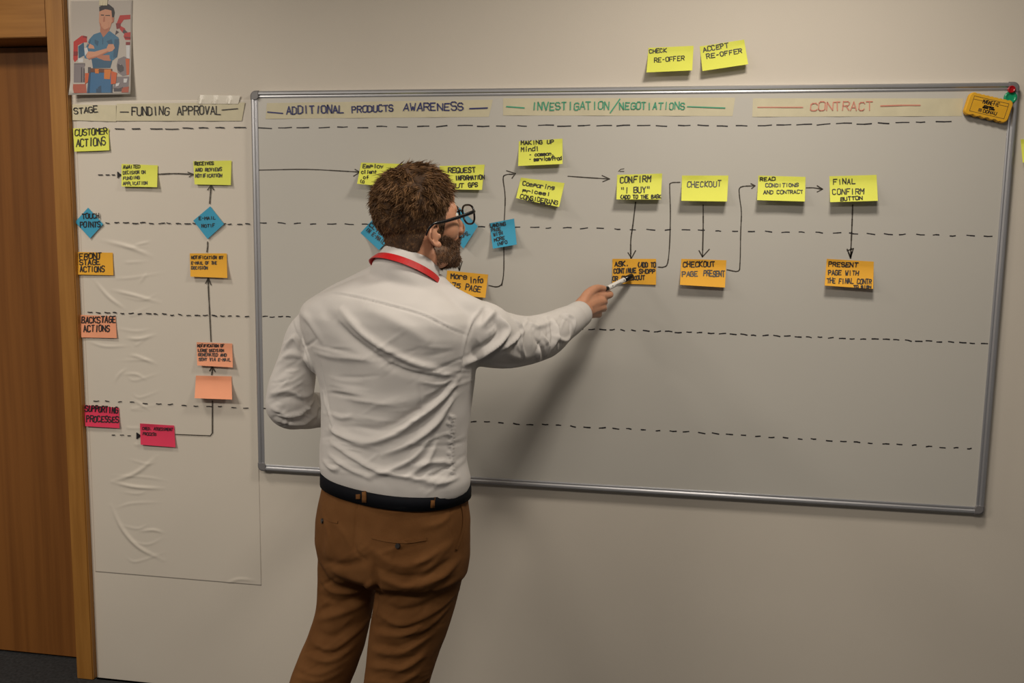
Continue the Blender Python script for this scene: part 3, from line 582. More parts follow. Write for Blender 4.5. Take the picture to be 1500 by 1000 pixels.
# head frame
HH, HP = 46, 10
hf0, hr = hd(HH); hf = (hf0*math.cos(HP*DEG)+Vector((0, 0, 1))*math.sin(HP*DEG)); hu = hr.cross(hf)
HC = at(610, 325, -.615); HS = 1.0
def hl(r, f, u): return HC+(hr*r+hf*f+hu*u)*HS
AX = (hr, hf, hu)
bm = bmesh.new()
def hb(c, rad): ball(bm, hl(*c), [q*HS for q in rad], AX)
hb((0, -.006, .030), (.077, .092, .084)); hb((0, .02, .0), (.070, .078, .085)); hb((0, .045, -.03), (.060, .054, .080)); hb((0, .040, -.075), (.054, .052, .042))
hb((0, .078, -.100), (.024, .019, .019)); hb((0, .074, .018), (.058, .022, .024)); hb((0, .070, .045), (.055, .026, .03))
for s in (1, -1):
    hb((s*.044, .050, -.022), (.025, .034, .034)); hb((s*.050, .018, -.080), (.012, .034, .022)); hb((s*.048, .044, .002), (.023, .034, .036))
    # ear: bowl, rim and lobe
    P = [hl(s*(.076+.010*math.sin(a/2)+.008), -.006+.015*math.sin(a)-.006*(1-math.cos(a)), -.030+.030*math.cos(a)) for a in np.linspace(-.6, 3.6, 12)]
    P = [hl(s*(.079+.008*(1 if 2 < i < 9 else .4)), -.003-.017*math.sin(math.pi*i/11), -.008-.046*i/11) for i in range(12)]
    tube(bm, P, [.0034]*12, 8, 2)
    tube(bm, [hl(s*.077, .010, -.018), hl(s*.081, .009, -.008), hl(s*.086, -.002, -.005), P[2]], [.0032]*4, 8, 2)
    ball(bm, hl(s*.077, -.002, -.032), (.006, .010, .020), AX, 14); ball(bm, hl(s*.080, .005, -.053), (.0045, .007, .008), AX, 14); ball(bm, hl(s*.080, .010, -.034), (.0045, .004, .007), AX, 12)
    ball(bm, hl(s*.010, .108, -.040), (.009, .010, .008), AX, 12)
tube(bm, [hl(0, .094, .012), hl(0, .104, -.010), hl(0, .116, -.034), hl(0, .104, -.044)], [.011, .011, .012, .010], 12, 4)
ball(bm, hl(0, .094, -.060), (.024, .012, .006), AX, 14); ball(bm, hl(0, .092, -.070), (.021, .012, .006), AX, 14)
# neck, trunk, arms and legs under the clothes
NB = at(598, 412, CY)
tube(bm, [hl(0, -.02, -.02), hl(0, -.024, -.085), NB+Vector((0, 0, .02)), NB-Vector((0, 0, .06))], [.060, .055, .054, .065], 28, 5)
rings = []
for py, l, r in TORSO[::-1][2:]+[(800, 480, 668), (835, 480, 668)]:
    rings.append(sect(l, r, py, CY, HT, .6, grow=-.022))
loft(bm, rings)
ptube(bm, RARM[:-1]+[(842, 463, -.255, 17)], rscale=.66); ptube(bm, LARM[:-1]+[(525, 592, -.30, 17)], rscale=.66)
LLEG = [(516, 790, -.575, 46), (512, 830, -.57, 46), (508, 860, -.57, 43), (503, 900, -.58, 41), (490, 945, -.60, 42), (468, 1000, -.63, 43)]
RLEG = [(614, 790, -.635, 60), (614, 830, -.63, 65), (611, 860, -.63, 61), (604, 900, -.63, 58), (592, 945, -.64, 53), (581, 1000, -.65, 48)]
def legpts(L, ankle, head):
    P = [at(a, b_, y) for a, b_, y, r in L]; R_ = [r*mpp(p) for p, (_, _, _, r) in zip(P, L)]
    k = P[-1]; a = Vector(ankle); R0 = R_[-1]
    for t, r in ((.25, R0*.98), (.55, R0*.92), (.85, R0*.84), (1, R0*.82)): P.append(k.lerp(a, t)+Vector((0, -.02*math.sin(math.pi*t), 0))); R_.append(r)
    return P, R_
lk, rk = at(468, 1000, -.63), at(581, 1000, -.65)
LA = Vector((lk.x-.045, lk.y-.03, .075)); RA = Vector((rk.x-.03, rk.y-.02, .075))
for L, A_ in ((LLEG, LA), (RLEG, RA)):
    P, R_ = legpts(L, A_, HT); tube(bm, P, [q*.72 for q in R_], 20, 4)
# right hand, gripping the marker
def chain(pts, rad): tube(bm, [at(*p) for p in pts], rad, 12, 4)
chain([(836, 469, -.28), (846, 461, -.24), (854, 456, -.212)], [.030, .027, .028])
chain([(848, 452, -.225), (858, 441, -.185), (871, 431, -.145)], [.021, .021, .0135])
chain([(849, 456, -.225), (864, 446, -.180), (882, 441, -.137)], [.022, .021, .013])
chain([(850, 460, -.225), (864, 453, -.180), (881, 450, -.137)], [.021, .020, .0125])
chain([(850, 463, -.225), (861, 459, -.182), (875, 459, -.142)], [.019, .017, .0115])
PENA, PENB = at(869, 433, -.150), at(926.5, 403.5, -.034)
PD = (PENB-PENA).normalized()
chain([(870, 432, -.147), (886, 433, -.118), (894, 431.5, -.094), (890, 428, -.078)], [.0125, .0105, .0098, .0085])       # index
chain([(881, 441, -.139), (885, 443, -.100), (874, 446, -.082), (866, 446, -.100)], [.0125, .0105, .0095, .0085])      # middle
chain([(881, 450, -.139), (884, 452, -.104), (873, 454, -.086), (865, 453, -.104)], [.012, .010, .0092, .008])      # ring
chain([(875, 459, -.143), (877, 461, -.112), (868, 461, -.095), (862, 459, -.110)], [.0105, .0092, .0082, .0075])  # little
chain([(852, 447, -.215), (861, 431, -.180), (873, 422.5, -.150), (884, 422.5, -.122)], [.017, .0145, .0115, .0095])    # thumb
# left hand, resting in front of the belly
a0 = at(500, 598, -.34); a1 = at(525, 592, -.30); hdv = (a1-a0).normalized(); hn = hdv.cross(Vector((0, 0, 1))).normalized()
W_ = a1
for k, (z, ln, r) in enumerate(((.030, .085, .0095), (.010, .094, .0098), (-.010, .088, .0094), (-.029, .068, .0085))):
    q = W_+hdv*.085+Vector((0, 0, z)); tube(bm, [W_+Vector((0, 0, z*.5)), W_+hdv*.045+Vector((0, 0, z*.8)), q], [.019, .016, .0115], 12, 3)
    tube(bm, [q, q+hdv*ln*.42-hn*.004, q+hdv*ln*.72-hn*.018, q+hdv*ln*.86-hn*.034], [.011, r, r*.93, r*.8], 12, 3)
tube(bm, [W_+Vector((0, 0, .015)), W_+hdv*.03+Vector((0, 0, .045))-hn*.01, W_+hdv*.062+Vector((0, 0, .058))-hn*.022, W_+hdv*.088+Vector((0, 0, .058))-hn*.03], [.018, .014, .0115, .009], 12, 3)
body = remesh('body', bm, 'skin', man, .0028, 3)

# shirt
bm = bmesh.new()
loft(bm, [sect(l, r, py, CY, HT, .60 if py > 440 else {436: .66, 423: .76, 410: .9, 400: 1.0}[py], ex=2.3) for py, l, r in TORSO])
ptube(bm, RARM); ptube(bm, LARM)
ptube(bm, [(590, 412, CY-.01, 40), (548, 425, -.59, 34), (500, 443, -.56, 29), (464, 463, -.53, 26)])
ptube(bm, [(600, 426, CY, 38), (640, 444, -.63, 34), (676, 458, -.65, 30), (708, 474, -.62, 30)])
ptube(bm, [(470, 480, -.54, 26), (480, 520, -.56, 34)]); ptube(bm, [(665, 500, -.65, 36), (650, 540, -.64, 36)])
ptube(bm, [(545, 470, -.66, 40), (560, 500, -.66, 42)]); ptube(bm, [(630, 480, -.68, 40), (628, 520, -.67, 38)])
NHN = 34; fq0, rq = hd(NHN); fq = (fq0*math.cos(27*DEG)-Vector((0, 0, 1))*math.sin(27*DEG)); uq = rq.cross(fq); nq = at(598, 393, CY-.024)
loft(bm, [[nq+uq*h-fq0*h*.35+rq*a*math.cos(2*math.pi*i/40)+fq*bb*math.sin(2*math.pi*i/40) for i in range(40)] for h, a, bb in ((-.10, .10, .080), (-.05, .094, .090), (-.028, .086, .090), (-.014, .078, .084))])
shirt = remesh('shirt', bm, 'shirt', man, .0042, 12, .6)
def c2(*L): return [(380+.36*x, 360+.36*y) for x, y in L]
def c3(*L): return [(620+.22*x, 360+.22*y) for x, y in L]
A = .0095
FS = [(c2((330, 262), (430, 360), (560, 438), (650, 482), (730, 505)), A, .011), (c2((300, 300), (400, 410), (540, 485), (640, 520), (720, 530)), -A*.8, .014),
 (c2((500, 460), (620, 505), (790, 528)), A*.5, .007), (c2((430, 250), (560, 310), (700, 400)), A*.6, .02), (c2((250, 240), (340, 360), (480, 450)), -A*.5, .02),
 (c2((810, 540), (740, 625), (640, 700), (560, 760), (430, 800), (310, 745)), A, .010), (c2((790, 545), (700, 630), (600, 700), (500, 745), (400, 740)), -A*.7, .012),
 (c2((790, 610), (720, 720), (620, 800), (500, 850)), A*.9, .009), (c2((800, 590), (690, 700), (600, 770)), -A*.4, .008), (c2((700, 770), (640, 850), (560, 900), (440, 940)), A*.7, .008),
 (c2((720, 800), (680, 880), (600, 940)), A*.6, .007), (c2((290, 800), (380, 855), (480, 910), (640, 945), (760, 950)), A*.7, .008), (c2((280, 850), (360, 900), (450, 945)), A*.5, .007),
 (c2((285, 740), (330, 770), (400, 800)), A*.6, .007), (c2((300, 560), (420, 620), (560, 640), (690, 600)), A*.45, .02), (c2((260, 600), (285, 680), (300, 740)), A*.5, .006),
 (c2((300, 690), (340, 700), (380, 690)), A*.4, .006), (c2((620, 900), (700, 880), (800, 880)), A*.5, .007), (c2((660, 960), (740, 965), (810, 940)), A*.5, .007), (c2((260, 880), (300, 905), (330, 900)), A*.6, .007),
 (c2((225, 430), (300, 450), (400, 460)), A*.35, .01), (c2((640, 545), (720, 560), (800, 545)), A*.5, .008), (c2((150, 250), (200, 300), (260, 400)), A*.4, .012),
 (c2((210, 198), (330, 190), (480, 225), (650, 270), (760, 322), (850, 358)), .0018, .0035), (c2((205, 204), (330, 197), (480, 232), (650, 277), (760, 329), (850, 365)), -.0022, .0030),
 (c2((912, 245), (862, 315), (832, 400), (815, 500)), .0035, .006), (c2((920, 250), (870, 320), (842, 400), (824, 500)), -.004, .005),
 (c2((134, 250), (150, 330), (196, 430), (226, 540)), .003, .006), (c2((126, 255), (143, 335), (188, 435), (220, 545)), -.003, .005),
 (c2((655, 530), (652, 690), (615, 840), (606, 950)), -.0016, .003), (c2((240, 430), (272, 600), (296, 760)), -.0025, .004)]
FS += [(c2((770+10*math.sin(i*2.3), 690+i*15), (784, 696+i*15), (800, 700+i*15)), .0035, .003) for i in range(16)]
FS += [(c2((840-i*3, 260+i*22), (812-i*3, 262+i*22)), .0, .003) for i in range(9)]
FS += [(c3((385, 530), (440, 470), (470, 440)), .009, .010), (c3((410, 425), (395, 470), (380, 520)), -.006, .008),
 (c3((515, 485), (560, 560), (500, 650), (370, 735), (265, 790)), .010, .009), (c3((480, 500), (510, 570), (460, 640), (340, 700)), -.008, .010), (c3((560, 600), (500, 690), (380, 770)), -.006, .008),
 (c3((600, 488), (655, 560), (605, 625), (480, 710)), .008, .008), (c3((650, 600), (655, 680), (670, 735)), .004, .006), (c3((660, 520), (640, 600), (590, 680)), -.006, .008),
 (c3((690, 510), (760, 540), (860, 500)), .005, .008), (c3((870, 490), (895, 580), (865, 680)), .006, .006), (c3((845, 500), (865, 590), (840, 690)), -.004, .006), (c3((770, 680), (760, 720), (775, 775)), .006, .006),
 (c3((800, 600), (835, 660), (820, 740)), .005, .006), (c3((740, 620), (790, 680), (800, 770)), -.004, .006), (c3((935, 450), (1000, 485), (1010, 560)), .006, .006), (c3((920, 470), (975, 510), (985, 590)), -.005, .006),
 (c3((870, 600), (940, 630), (985, 600)), .005, .006), (c3((430, 790), (560, 800), (720, 780)), .004, .009), (c3((540, 700), (620, 740), (720, 740)), .003, .012)]
FS += [(c2((95, 425), (140, 375), (168, 420)), .007, .008), (c2((70, 480), (130, 440), (200, 470)), .005, .010), (c2((60, 540), (120, 500), (215, 500)), -.004, .012),
 (c2((45, 600), (120, 590), (180, 610), (225, 590)), .006, .007), (c2((45, 640), (110, 620), (200, 640)), -.006, .009), (c2((50, 660), (130, 690), (190, 655), (228, 600)), .007, .007), (c2((60, 690), (140, 712), (210, 670)), -.004, .007),
 (c2((75, 715), (160, 722), (230, 690)), .005, .007), (c2((150, 600), (190, 650), (180, 700)), .004, .006), (c2((235, 600), (250, 660), (230, 720)), -.004, .008)]
for i in range(70):    # small creases, mostly running up to the right arm
    x, y = random.uniform(475, 675), random.uniform(500, 700); L_ = random.uniform(14, 42); an = random.uniform(-.15, .75)*(1 if x > 540 else -.3)
    FS.append(([(x-L_*math.cos(an), y+L_*math.sin(an)), (x, y+random.uniform(-3, 3)), (x+L_*math.cos(an), y-L_*math.sin(an))], random.choice((-1, 1, 1))*random.uniform(.0006, .0018), random.uniform(.003, .0055)))
for i in range(36):
    x = random.uniform(700, 835); y = 500-(x-750)*.25+random.uniform(-30, 32); L_ = random.uniform(6, 16); an = random.uniform(.7, 2.0)
    FS.append(([(x-L_*math.cos(an), y+L_*math.sin(an)), (x+random.uniform(-3, 3), y), (x+L_*math.cos(an), y-L_*math.sin(an))], random.choice((-1, 1, 1))*random.uniform(.0006, .0016), random.uniform(.003, .005)))
for i in range(22):
    x = random.uniform(398, 455); y = random.uniform(490, 620); L_ = random.uniform(8, 20); an = random.uniform(-.2, .7)
    FS.append(([(x-L_*math.cos(an), y+L_*math.sin(an)), (x, y+2), (x+L_*math.cos(an), y-L_*math.sin(an))], random.choice((-1, 1))*random.uniform(.0015, .003), random.uniform(.003, .005)))
folds(shirt, [(p_, a__*1.3, w__*.82) for p_, a__, w__ in FS], .0035, 9)
def surf_strip(name, tree, pts, wpx, off, thick, m, par, k=5):
    """thin cloth strip lying on a surface"""
    pl = crom(pts, k); V = []; n = len(pl)
    for i, p in enumerate(pl):
        a, b_ = pl[max(i-1, 0)], pl[min(i+1, n-1)]; d = np.array(b_)-np.array(a); d = d/(np.linalg.norm(d)+1e-9); nn = np.array((d[1], -d[0]))
        for s in (1, -1):
            q = np.array(p)+nn*s*wpx/2; h, no = on(tree, q[0], q[1])
            if h is None: return None
            V.append(h+no*off); 
    N = len(V); V += [v+((CAM-v).normalized())*thick for v in V]; F = []
    for i in range(n-1):
        a = 2*i; F += [(a+N, a+1+N, a+3+N, a+2+N), (a, a+2, a+3, a+1), (a, a+N, a+2+N, a+2), (a+1, a+3, a+3+N, a+1+N)]
    F += [(0, 1, 1+N, N), (N-2, N-2+N, N-1+N, N-1)]
    return mk(name, V, F, m, par)
# cuffs
def cuff(p, q, r0_, r1_, name='cuff'):
    b = bmesh.new(); T_ = (q-p).normalized(); a = T_.orthogonal().normalized(); b2 = T_.cross(a); rings = []
    for t, r in ((0, r0_), (.5, (r0_+r1_)/2+.001), (1, r1_), (1.0, r1_-.003), (.5, r0_-.004), (0, r0_-.004)):
        rings.append([p.lerp(q, t)+(a*math.cos(i*math.pi/16)+b2*math.sin(i*math.pi/16))*r for i in range(32)])
    loft(b, rings, False); o = bmo(name, b, 'shirt', shirt, True); s_ = o.modifiers.new('b', 'SUBSURF'); s_.levels = s_.render_levels = 1
    return o
cuff(at(836, 469, -.280), at(851, 458.5, -.220), .0385, .0365); cuff(at(516, 594, -.315), at(530, 590, -.292), .033, .031)

# collar and lanyard
def tring(c, a, b, f, r, n_, t0=0, t1=360, N=56): return [c+r*a*math.cos(t*DEG)+f*b*math.sin(t*DEG) for t in np.linspace(t0, t1, N, endpoint=(t1-t0) < 359)]
HN = 34; fn0, rn = hd(HN); TL = 27
fn = (fn0*math.cos(TL*DEG)-Vector((0, 0, 1))*math.sin(TL*DEG)); un = rn.cross(fn)
NC = at(598, 393, CY-.024)
def band(name, levels, m, par):
    b = bmesh.new(); rings = []
    for (h, a, bb) in levels: rings.append(tring(NC+un*h, a, bb, fn, rn, un))
    rings.append(rings[0]); vs = [[b.verts.new(p) for p in r] for r in rings[:-1]]; vs.append(vs[0]); n = len(vs[0])
    for A_, B_ in zip(vs, vs[1:]):
        for i in range(n): b.faces.new((A_[i], A_[(i+1) % n], B_[(i+1) % n], B_[i]))
    bmesh.ops.recalc_face_normals(b, faces=b.faces[:]); return bmo(name, b, m, par, True)
band('collar', [(-.022, .077, .083), (.004, .0725, .078), (.022, .0675, .072), (.0255, .0655, .070), (.022, .0635, .068), (-.022, .067, .073)], 'shirt', shirt)
lan = band('lanyard', [(-.018, .087, .093), (-.010, .0825, .0885), (.000, .0765, .082), (.000, .0747, .0803), (-.010, .0800, .0860), (-.018, .0850, .0912)], 'red', man)
lan.data.polygons.foreach_set('use_smooth', [False]*len(lan.data.polygons))
V = []; F = []
tip = NC+f27*.165-Vector((0, 0, .33))
for s in (-1, 1):
    st = NC+rn*s*.045+fn*.085-un*.01
    for i in range(7):
        t = i/6; p = st.lerp(tip, t)+f27*(.045*math.sin(math.pi*t)); V += [p-rn*.008, p+rn*.008]
    b0 = len(V)-14; F += [(b0+2*i, b0+2*i+1, b0+2*i+3, b0+2*i+2) for i in range(6)]
o = mk('hanging_ribbon', V, F, 'red', lan); s_ = o.modifiers.new('s', 'SOLIDIFY'); s_.thickness = .001

# trousers
bm = bmesh.new()
PEL = [(704, 479, 679), (716, 477, 681), (740, 471, 683), (770, 466, 684), (800, 465, 683), (825, 470, 680), (838, 490, 660)]
loft(bm, [sect(l, r, py, CY, HT, .66, ex=2.3) for py, l, r in PEL])
ptube(bm, [(508, 762, -.645, 26), (508, 790, -.645, 34), (510, 820, -.625, 36)]); ptube(bm, [(598, 765, -.665, 36), (604, 792, -.668, 50), (608, 825, -.655, 50)])
for L, A_ in ((LLEG, LA), (RLEG, RA)):
    P, R_ = legpts(L, A_, HT); tube(bm, P, R_, 28, 5)
pants = remesh('trousers', bm, 'chino', man, .0055, 8, .6)
def c4(*L): return [(400+.34*x, 660+.34*y) for x, y in L]
B = .0065
FP = [(c4((205, 560), (260, 605), (380, 600), (440, 560)), B, .009), (c4((200, 620), (290, 650), (400, 610)), -B*.8, .010), (c4((190, 730), (290, 700), (440, 635)), B, .010), (c4((185, 690), (270, 670), (400, 640)), -B*.6, .010),
 (c4((170, 820), (250, 855), (350, 790), (435, 700)), B, .009), (c4((180, 780), (260, 800), (360, 740)), -B*.9, .012), (c4((140, 880), (250, 905), (360, 830)), B*.9, .009), (c4((150, 850), (260, 870), (380, 780)), -B*.6, .008), (c4((100, 930), (200, 960), (340, 890)), B*.8, .009), (c4((90, 970), (200, 990), (310, 940)), B*.8, .009),
 (c4((450, 545), (580, 585), (720, 545), (800, 470)), B*1.1, .011), (c4((440, 500), (560, 545), (690, 520), (790, 440)), -B*.9, .010), (c4((500, 610), (640, 620), (790, 540)), -B*.7, .010), (c4((450, 700), (560, 745), (700, 685), (800, 600)), B*1.1, .010), (c4((460, 660), (580, 690), (720, 630), (800, 560)), -B*.9, .012),
 (c4((560, 790), (660, 760), (760, 670)), B*.9, .009), (c4((440, 790), (560, 790), (700, 715)), B*.8, .009), (c4((430, 750), (540, 770), (640, 740)), -B*.6, .009), (c4((425, 860), (540, 870), (690, 790)), B*.9, .009), (c4((430, 830), (560, 840), (700, 760)), -B*.7, .009),
 (c4((410, 930), (560, 935), (660, 870)), B, .009), (c4((420, 900), (560, 900), (670, 830)), -B*.6, .009), (c4((400, 990), (540, 1000), (640, 940)), B*.8, .009),
 (c4((550, 500), (650, 470), (760, 400)), B*.7, .012), (c4((600, 560), (680, 500), (780, 380)), B*.5, .010), (c4((650, 330), (720, 310), (780, 260)), B*.5, .009), (c4((395, 225), (520, 262), (640, 245)), B*.5, .008), (c4((240, 150), (300, 180), (355, 190)), B*.5, .006), (c4((215, 480), (300, 490), (420, 470)), -B, .014),
 (c4((366, 200), (358, 300), (352, 420), (400, 470)), -.0045, .005), (c4((375, 205), (366, 300), (362, 410)), .002, .005), (c4((440, 480), (445, 600), (440, 700)), -.010, .012), (c4((768, 220), (762, 320), (780, 420)), -.002, .0035),
 (c4((210, 260), (230, 330), (250, 400)), B*.4, .012), (c4((250, 300), (310, 360), (330, 430)), B*.4, .01), (c4((420, 420), (500, 480), (600, 500)), B*.5, .012)]
for i in range(60):
    rt_ = random.random() < .62; y = random.uniform(800, 995); x = (random.uniform(560, 665-(y-800)*.16) if rt_ else random.uniform(475-(y-800)*.2, 540-(y-800)*.12)); L_ = random.uniform(10, 30); an = random.uniform(.1, .7)
    FP.append(([(x-L_*math.cos(an), y+L_*math.sin(an)), (x, y+random.uniform(-2, 4)), (x+L_*math.cos(an), y-L_*math.sin(an))], random.choice((-1, 1))*random.uniform(.001, .0026), random.uniform(.003, .005)))
folds(pants, [(p_, a__*.95, w__*.8) for p_, a__, w__ in FP], .003, 10)
tp = bvh(pants)
# belt: band around the waist
b = bmesh.new(); rings = []
for py, g in ((698, .0035), (698, .008), (706, .0088), (716, .0088), (716, .003)):
    rings.append(sect(478, 680, py, CY, HT, .66, ex=2.3, grow=g))
rings.append(rings[0]); vs = [[b.verts.new(p) for p in r] for r in rings[:-1]]; vs.append(vs[0])
for A_, B_ in zip(vs, vs[1:]):
    for i in range(48): b.faces.new((A_[i], A_[(i+1) % 48], B_[(i+1) % 48], B_[i]))
bmesh.ops.recalc_face_normals(b, faces=b.faces[:]); belt = bmo('belt', b, 'belt', man, True)
tb = bvh(belt)
for (x, y0_, y1_) in ((533, 705, 736), (634, 711, 744), (524, 724, 731)):
    P_ = [(x, y0_), (x-.5, (y0_+y1_)/2), (x-1, y1_)]
    V = []
    for i in range(7):
        py = y0_+(y1_-y0_)*i/6
        for s in (-3, 3):
            h1 = on(tb, x+s, py)[0]; h2 = on(tp, x+s, py)[0]; hs = [h for h in (h1, h2) if h]
            h = min(hs, key=lambda q: (q-CAM).length); V.append(h+(CAM-h).normalized()*.0035)
    o = mk('belt_loop', V, [(2*i, 2*i+1, 2*i+3, 2*i+2) for i in range(6)], 'chino', pants, True); s_ = o.modifiers.new('s', 'SOLIDIFY'); s_.thickness = .003; s_.offset = 1
def c4s(*L): return c4(*L)
surf_strip('pocket_welt', tp, c4((425, 372), (500, 388), (580, 392), (660, 380)), 4.2, .0004, .0022, 'chino', pants)
surf_strip('pocket_welt', tp, c4((215, 280), (245, 300), (278, 308)), 3.6, .0004, .0022, 'chino', pants)
surf_strip('pocket_edge', tp, c4((806, 205), (822, 270), (818, 340), (790, 425)), 3.5, .0004, .003, 'chino', pants)
M['button'] = mat('dark_button', (28, 22, 20), .35)
for (x, y) in c4((538, 410), (214, 302)):
    h, no = on(tp, x, y); b = bmesh.new(); qn = no.to_track_quat('Z', 'Y').to_matrix().to_4x4()
    bmesh.ops.create_cone(b, segments=18, radius1=.0065, radius2=.0055, depth=.0035, cap_ends=True, matrix=Matrix.Translation(h+no*.002) @ qn)
    bmo('pocket_button', b, 'button', pants)
# shoes, below the picture
for A_, hh in ((LA, 16), (RA, 36)):
    f_, r_ = hd(hh); b = bmesh.new(); q = Vector((A_.x, A_.y, 0)); zz = Vector((0, 0, 1))
    tube(b, [q-f_*.045+zz*.045, q+f_*.03+zz*.05, q+f_*.12+zz*.038, q+f_*.20+zz*.030], [.036, .040, .040, .026], 20, 4, flat=(zz, .85)); tube(b, [q+zz*.05, q+zz*.10], [.045, .043], 20, 3)
    bmesh.ops.bisect_plane(b, geom=b.verts[:]+b.edges[:]+b.faces[:], plane_co=(0, 0, .014), plane_no=(0, 0, 1), clear_inner=True); bmesh.ops.holes_fill(b, edges=b.edges[:])
    sh = remesh('shoe', b, 'shoe', man, .005, 4)
    b = bmesh.new(); rs = []
    for z_, g in ((0.0005, 0), (.010, .002), (.020, -.002)):
        ring = []
        for i in range(40):
            t = 2*math.pi*i/40; x = math.cos(t); y = math.sin(t); L_ = .145*y+.078; ww = .040+.008*math.sin(math.pi*max(0, min(1, (L_+.05)/.27)))
            ring.append(q+f_*(L_)+r_*x*(ww+g)+zz*z_)
        rs.append(ring)
    loft(b, rs); bmesh.ops.recalc_face_normals(b, faces=b.faces[:]); bmo('sole', b, 'sole', sh, True)

# hair
co = getco(body); no = getno(body); rel = (co-np.array(HC))/HS
LR = rel @ np.array(hr); LF = rel @ np.array(hf); LU = rel @ np.array(hu)
line = np.interp(LF, [-.12, -.07, -.035, -.016, -.004, .006, .014, .030, .040, .055, .072, .085, .12], [-.066, -.070, -.062, -.030, -.006, -.012, -.036, -.034, .006, .040, .060, .072, .09])
hm = LU-line; ear = (np.abs(LR) > .0795) & (LU < -.002) & (LF > -.03) & (LF < .014)
hm = np.where(ear | (LU < -.11), -1, hm)
top = np.clip((LU-.015)/.06, 0, 1); backt = np.clip((-LF-.02)/.07, 0, 1)*np.clip((LU+.065)/.10, 0, 1)
th = np.clip(hm*.35, .0008, 1); mx_ = .002+.017*top+.002*backt
rear = np.clip(-LF/.08, 0, 1); mx_ = mx_*(1-.75*rear*np.clip((LU-.0)/.04, 0, 1)); th = np.minimum(th, mx_)
lump = np.array([noise.noise(Vector(c)*38)+.6*noise.noise(Vector(c)*80) if h > 0 else 0 for c, h in zip(co, hm)])
th = th*(1+.35*lump*np.clip(top+backt, 0, 1))
def shell(name, mask, disp, m):
    idx = -np.ones(len(co), int); keep = []
    for p in body.data.polygons:
        vs = p.vertices
        if all(mask[v] for v in vs): keep.append(tuple(vs))
    used = sorted({v for f in keep for v in f}); idx[used] = range(len(used))
    V = co[used]+no[used]*disp[used][:, None]; return mk(name, V, [tuple(idx[v] for v in f) for f in keep], m, man, True), np.array(used), V
hs_, used, hv = shell('hair', hm > 0, th, 'hairdark')
HRn, HFn, HUn = np.array(hr), np.array(hf), np.array(hu)
def strands(name, roots, normals, dirs, lens, wid, m, par, curl=.3):
    n = len(roots); side = np.cross(dirs, rng.normal(size=(n, 3))); side /= np.linalg.norm(side, axis=1)[:, None]+1e-9
    V = np.zeros((n, 7, 3)); bend = rng.normal(size=(n, 3))*curl
    for k, t in enumerate((0, .35, .7, 1)):
        p = roots+dirs*(lens*t)[:, None]+bend*(lens*t*t)[:, None]-np.array((0, 0, 1))*(lens*t*t*.15)[:, None]
        w_ = wid*(1, .95, .7, 0)[k]
        if k < 3: V[:, 2*k] = p-side*w_; V[:, 2*k+1] = p+side*w_
        else: V[:, 6] = p
    base = np.arange(n)*7; F = []
    for b0 in base: F += [(b0, b0+1, b0+3, b0+2), (b0+2, b0+3, b0+5, b0+4), (b0+4, b0+5, b0+6)]
    return tag(mk(name, V.reshape(-1, 3), F, m, par), kind='stuff')
def nrm(a): return a/(np.linalg.norm(a, axis=1)[:, None]+1e-9)
NS = 23000; NCL = 800; cl = used[rng.integers(0, len(used), NCL)]; ii = rng.integers(0, len(used), NS); g = used[ii]; nn = no[g]
near = np.empty(NS, int)
for k in range(0, NS, 2000): near[k:k+2000] = ((co[g[k:k+2000]][:, None, :]-co[cl][None])**2).sum(-1).argmin(1)
def flow_at(g_):
    tp_ = top[g_]; bt = backt[g_]; mixf = np.clip(tp_+bt*.5, 0, 1)[:, None]
    side_ = nrm(np.outer(np.full(len(g_), -.45), HFn)-np.outer(np.full(len(g_), .75), HUn))
    sw = np.array([[noise.noise(Vector(c)*16), noise.noise(Vector(c)*16+Vector((9, 0, 0))), noise.noise(Vector(c)*16+Vector((0, 7, 0)))] for c in co[g_]])
    tf = nrm(sw*1.6+np.outer(np.where(LF[g_] > -.02, .9, -.9), HFn)+np.outer(np.full(len(g_), -.35), HUn)+np.outer(LR[g_]*9, HRn))
    return side_*(1-mixf)+tf*mixf, mixf
Dc, mc = flow_at(cl); Dc = Dc+rng.normal(size=Dc.shape)*.30*(.3+mc)
D = Dc[near]; mixf = np.clip(top[g]+backt[g]*.5, 0, 1)[:, None]
D = D-nn*(D*nn).sum(1)[:, None]; tocl = co[cl][near]-co[g]
lift_ = (rng.normal(size=NCL)*.16)[near][:, None]
D = nrm(nrm(D)+nn*(.10+.08*mixf+lift_*mixf)+tocl*18*mixf+rng.normal(size=D.shape)*.09)
lens = (.008+.020*mixf[:, 0])*(1-.35*rear[g])*rng.uniform(.6, 1.25, len(g))*np.clip(hm[g]/.02+.3, .3, 1)
strands('hair_strands', hv[ii]-nn*.001, nn, D, lens, .0007+.0004*mixf, 'hair', hs_, .2)
# beard and moustache
bl = np.interp(LF, [0, .02, .035, .06, .09, .12], [-.03, -.030, -.034, -.050, -.050, -.050])
bmk_ = (LF > .004) & (LU < bl) & (LU > -.125) & ~((np.abs(LR) < .022) & (LU > -.076) & (LU < -.056) & (LF > .08)) & ~((np.abs(LR) > .0775) & (LF < .02)) & (LU > -.118-.0*LF)
bmk_ &= ~((LF < .045) & (LU < -.098))
be, ub, bv = shell('beard', bmk_, np.full(len(co), .0022)+.0015*rng.random(len(co)), 'beard')
ii = rng.integers(0, len(ub), 6000); g = ub[ii]; nn = no[g]
D = nrm(np.tile(-HUn*.9+HFn*.25, (len(g), 1))+nn*.55+rng.normal(size=(len(g), 3))*.25)
strands('beard_strands', bv[ii]-nn*.001, nn, D, .0055*rng.uniform(.5, 1.2, len(g)), np.full((len(g), 1), .0005), 'beard', be)
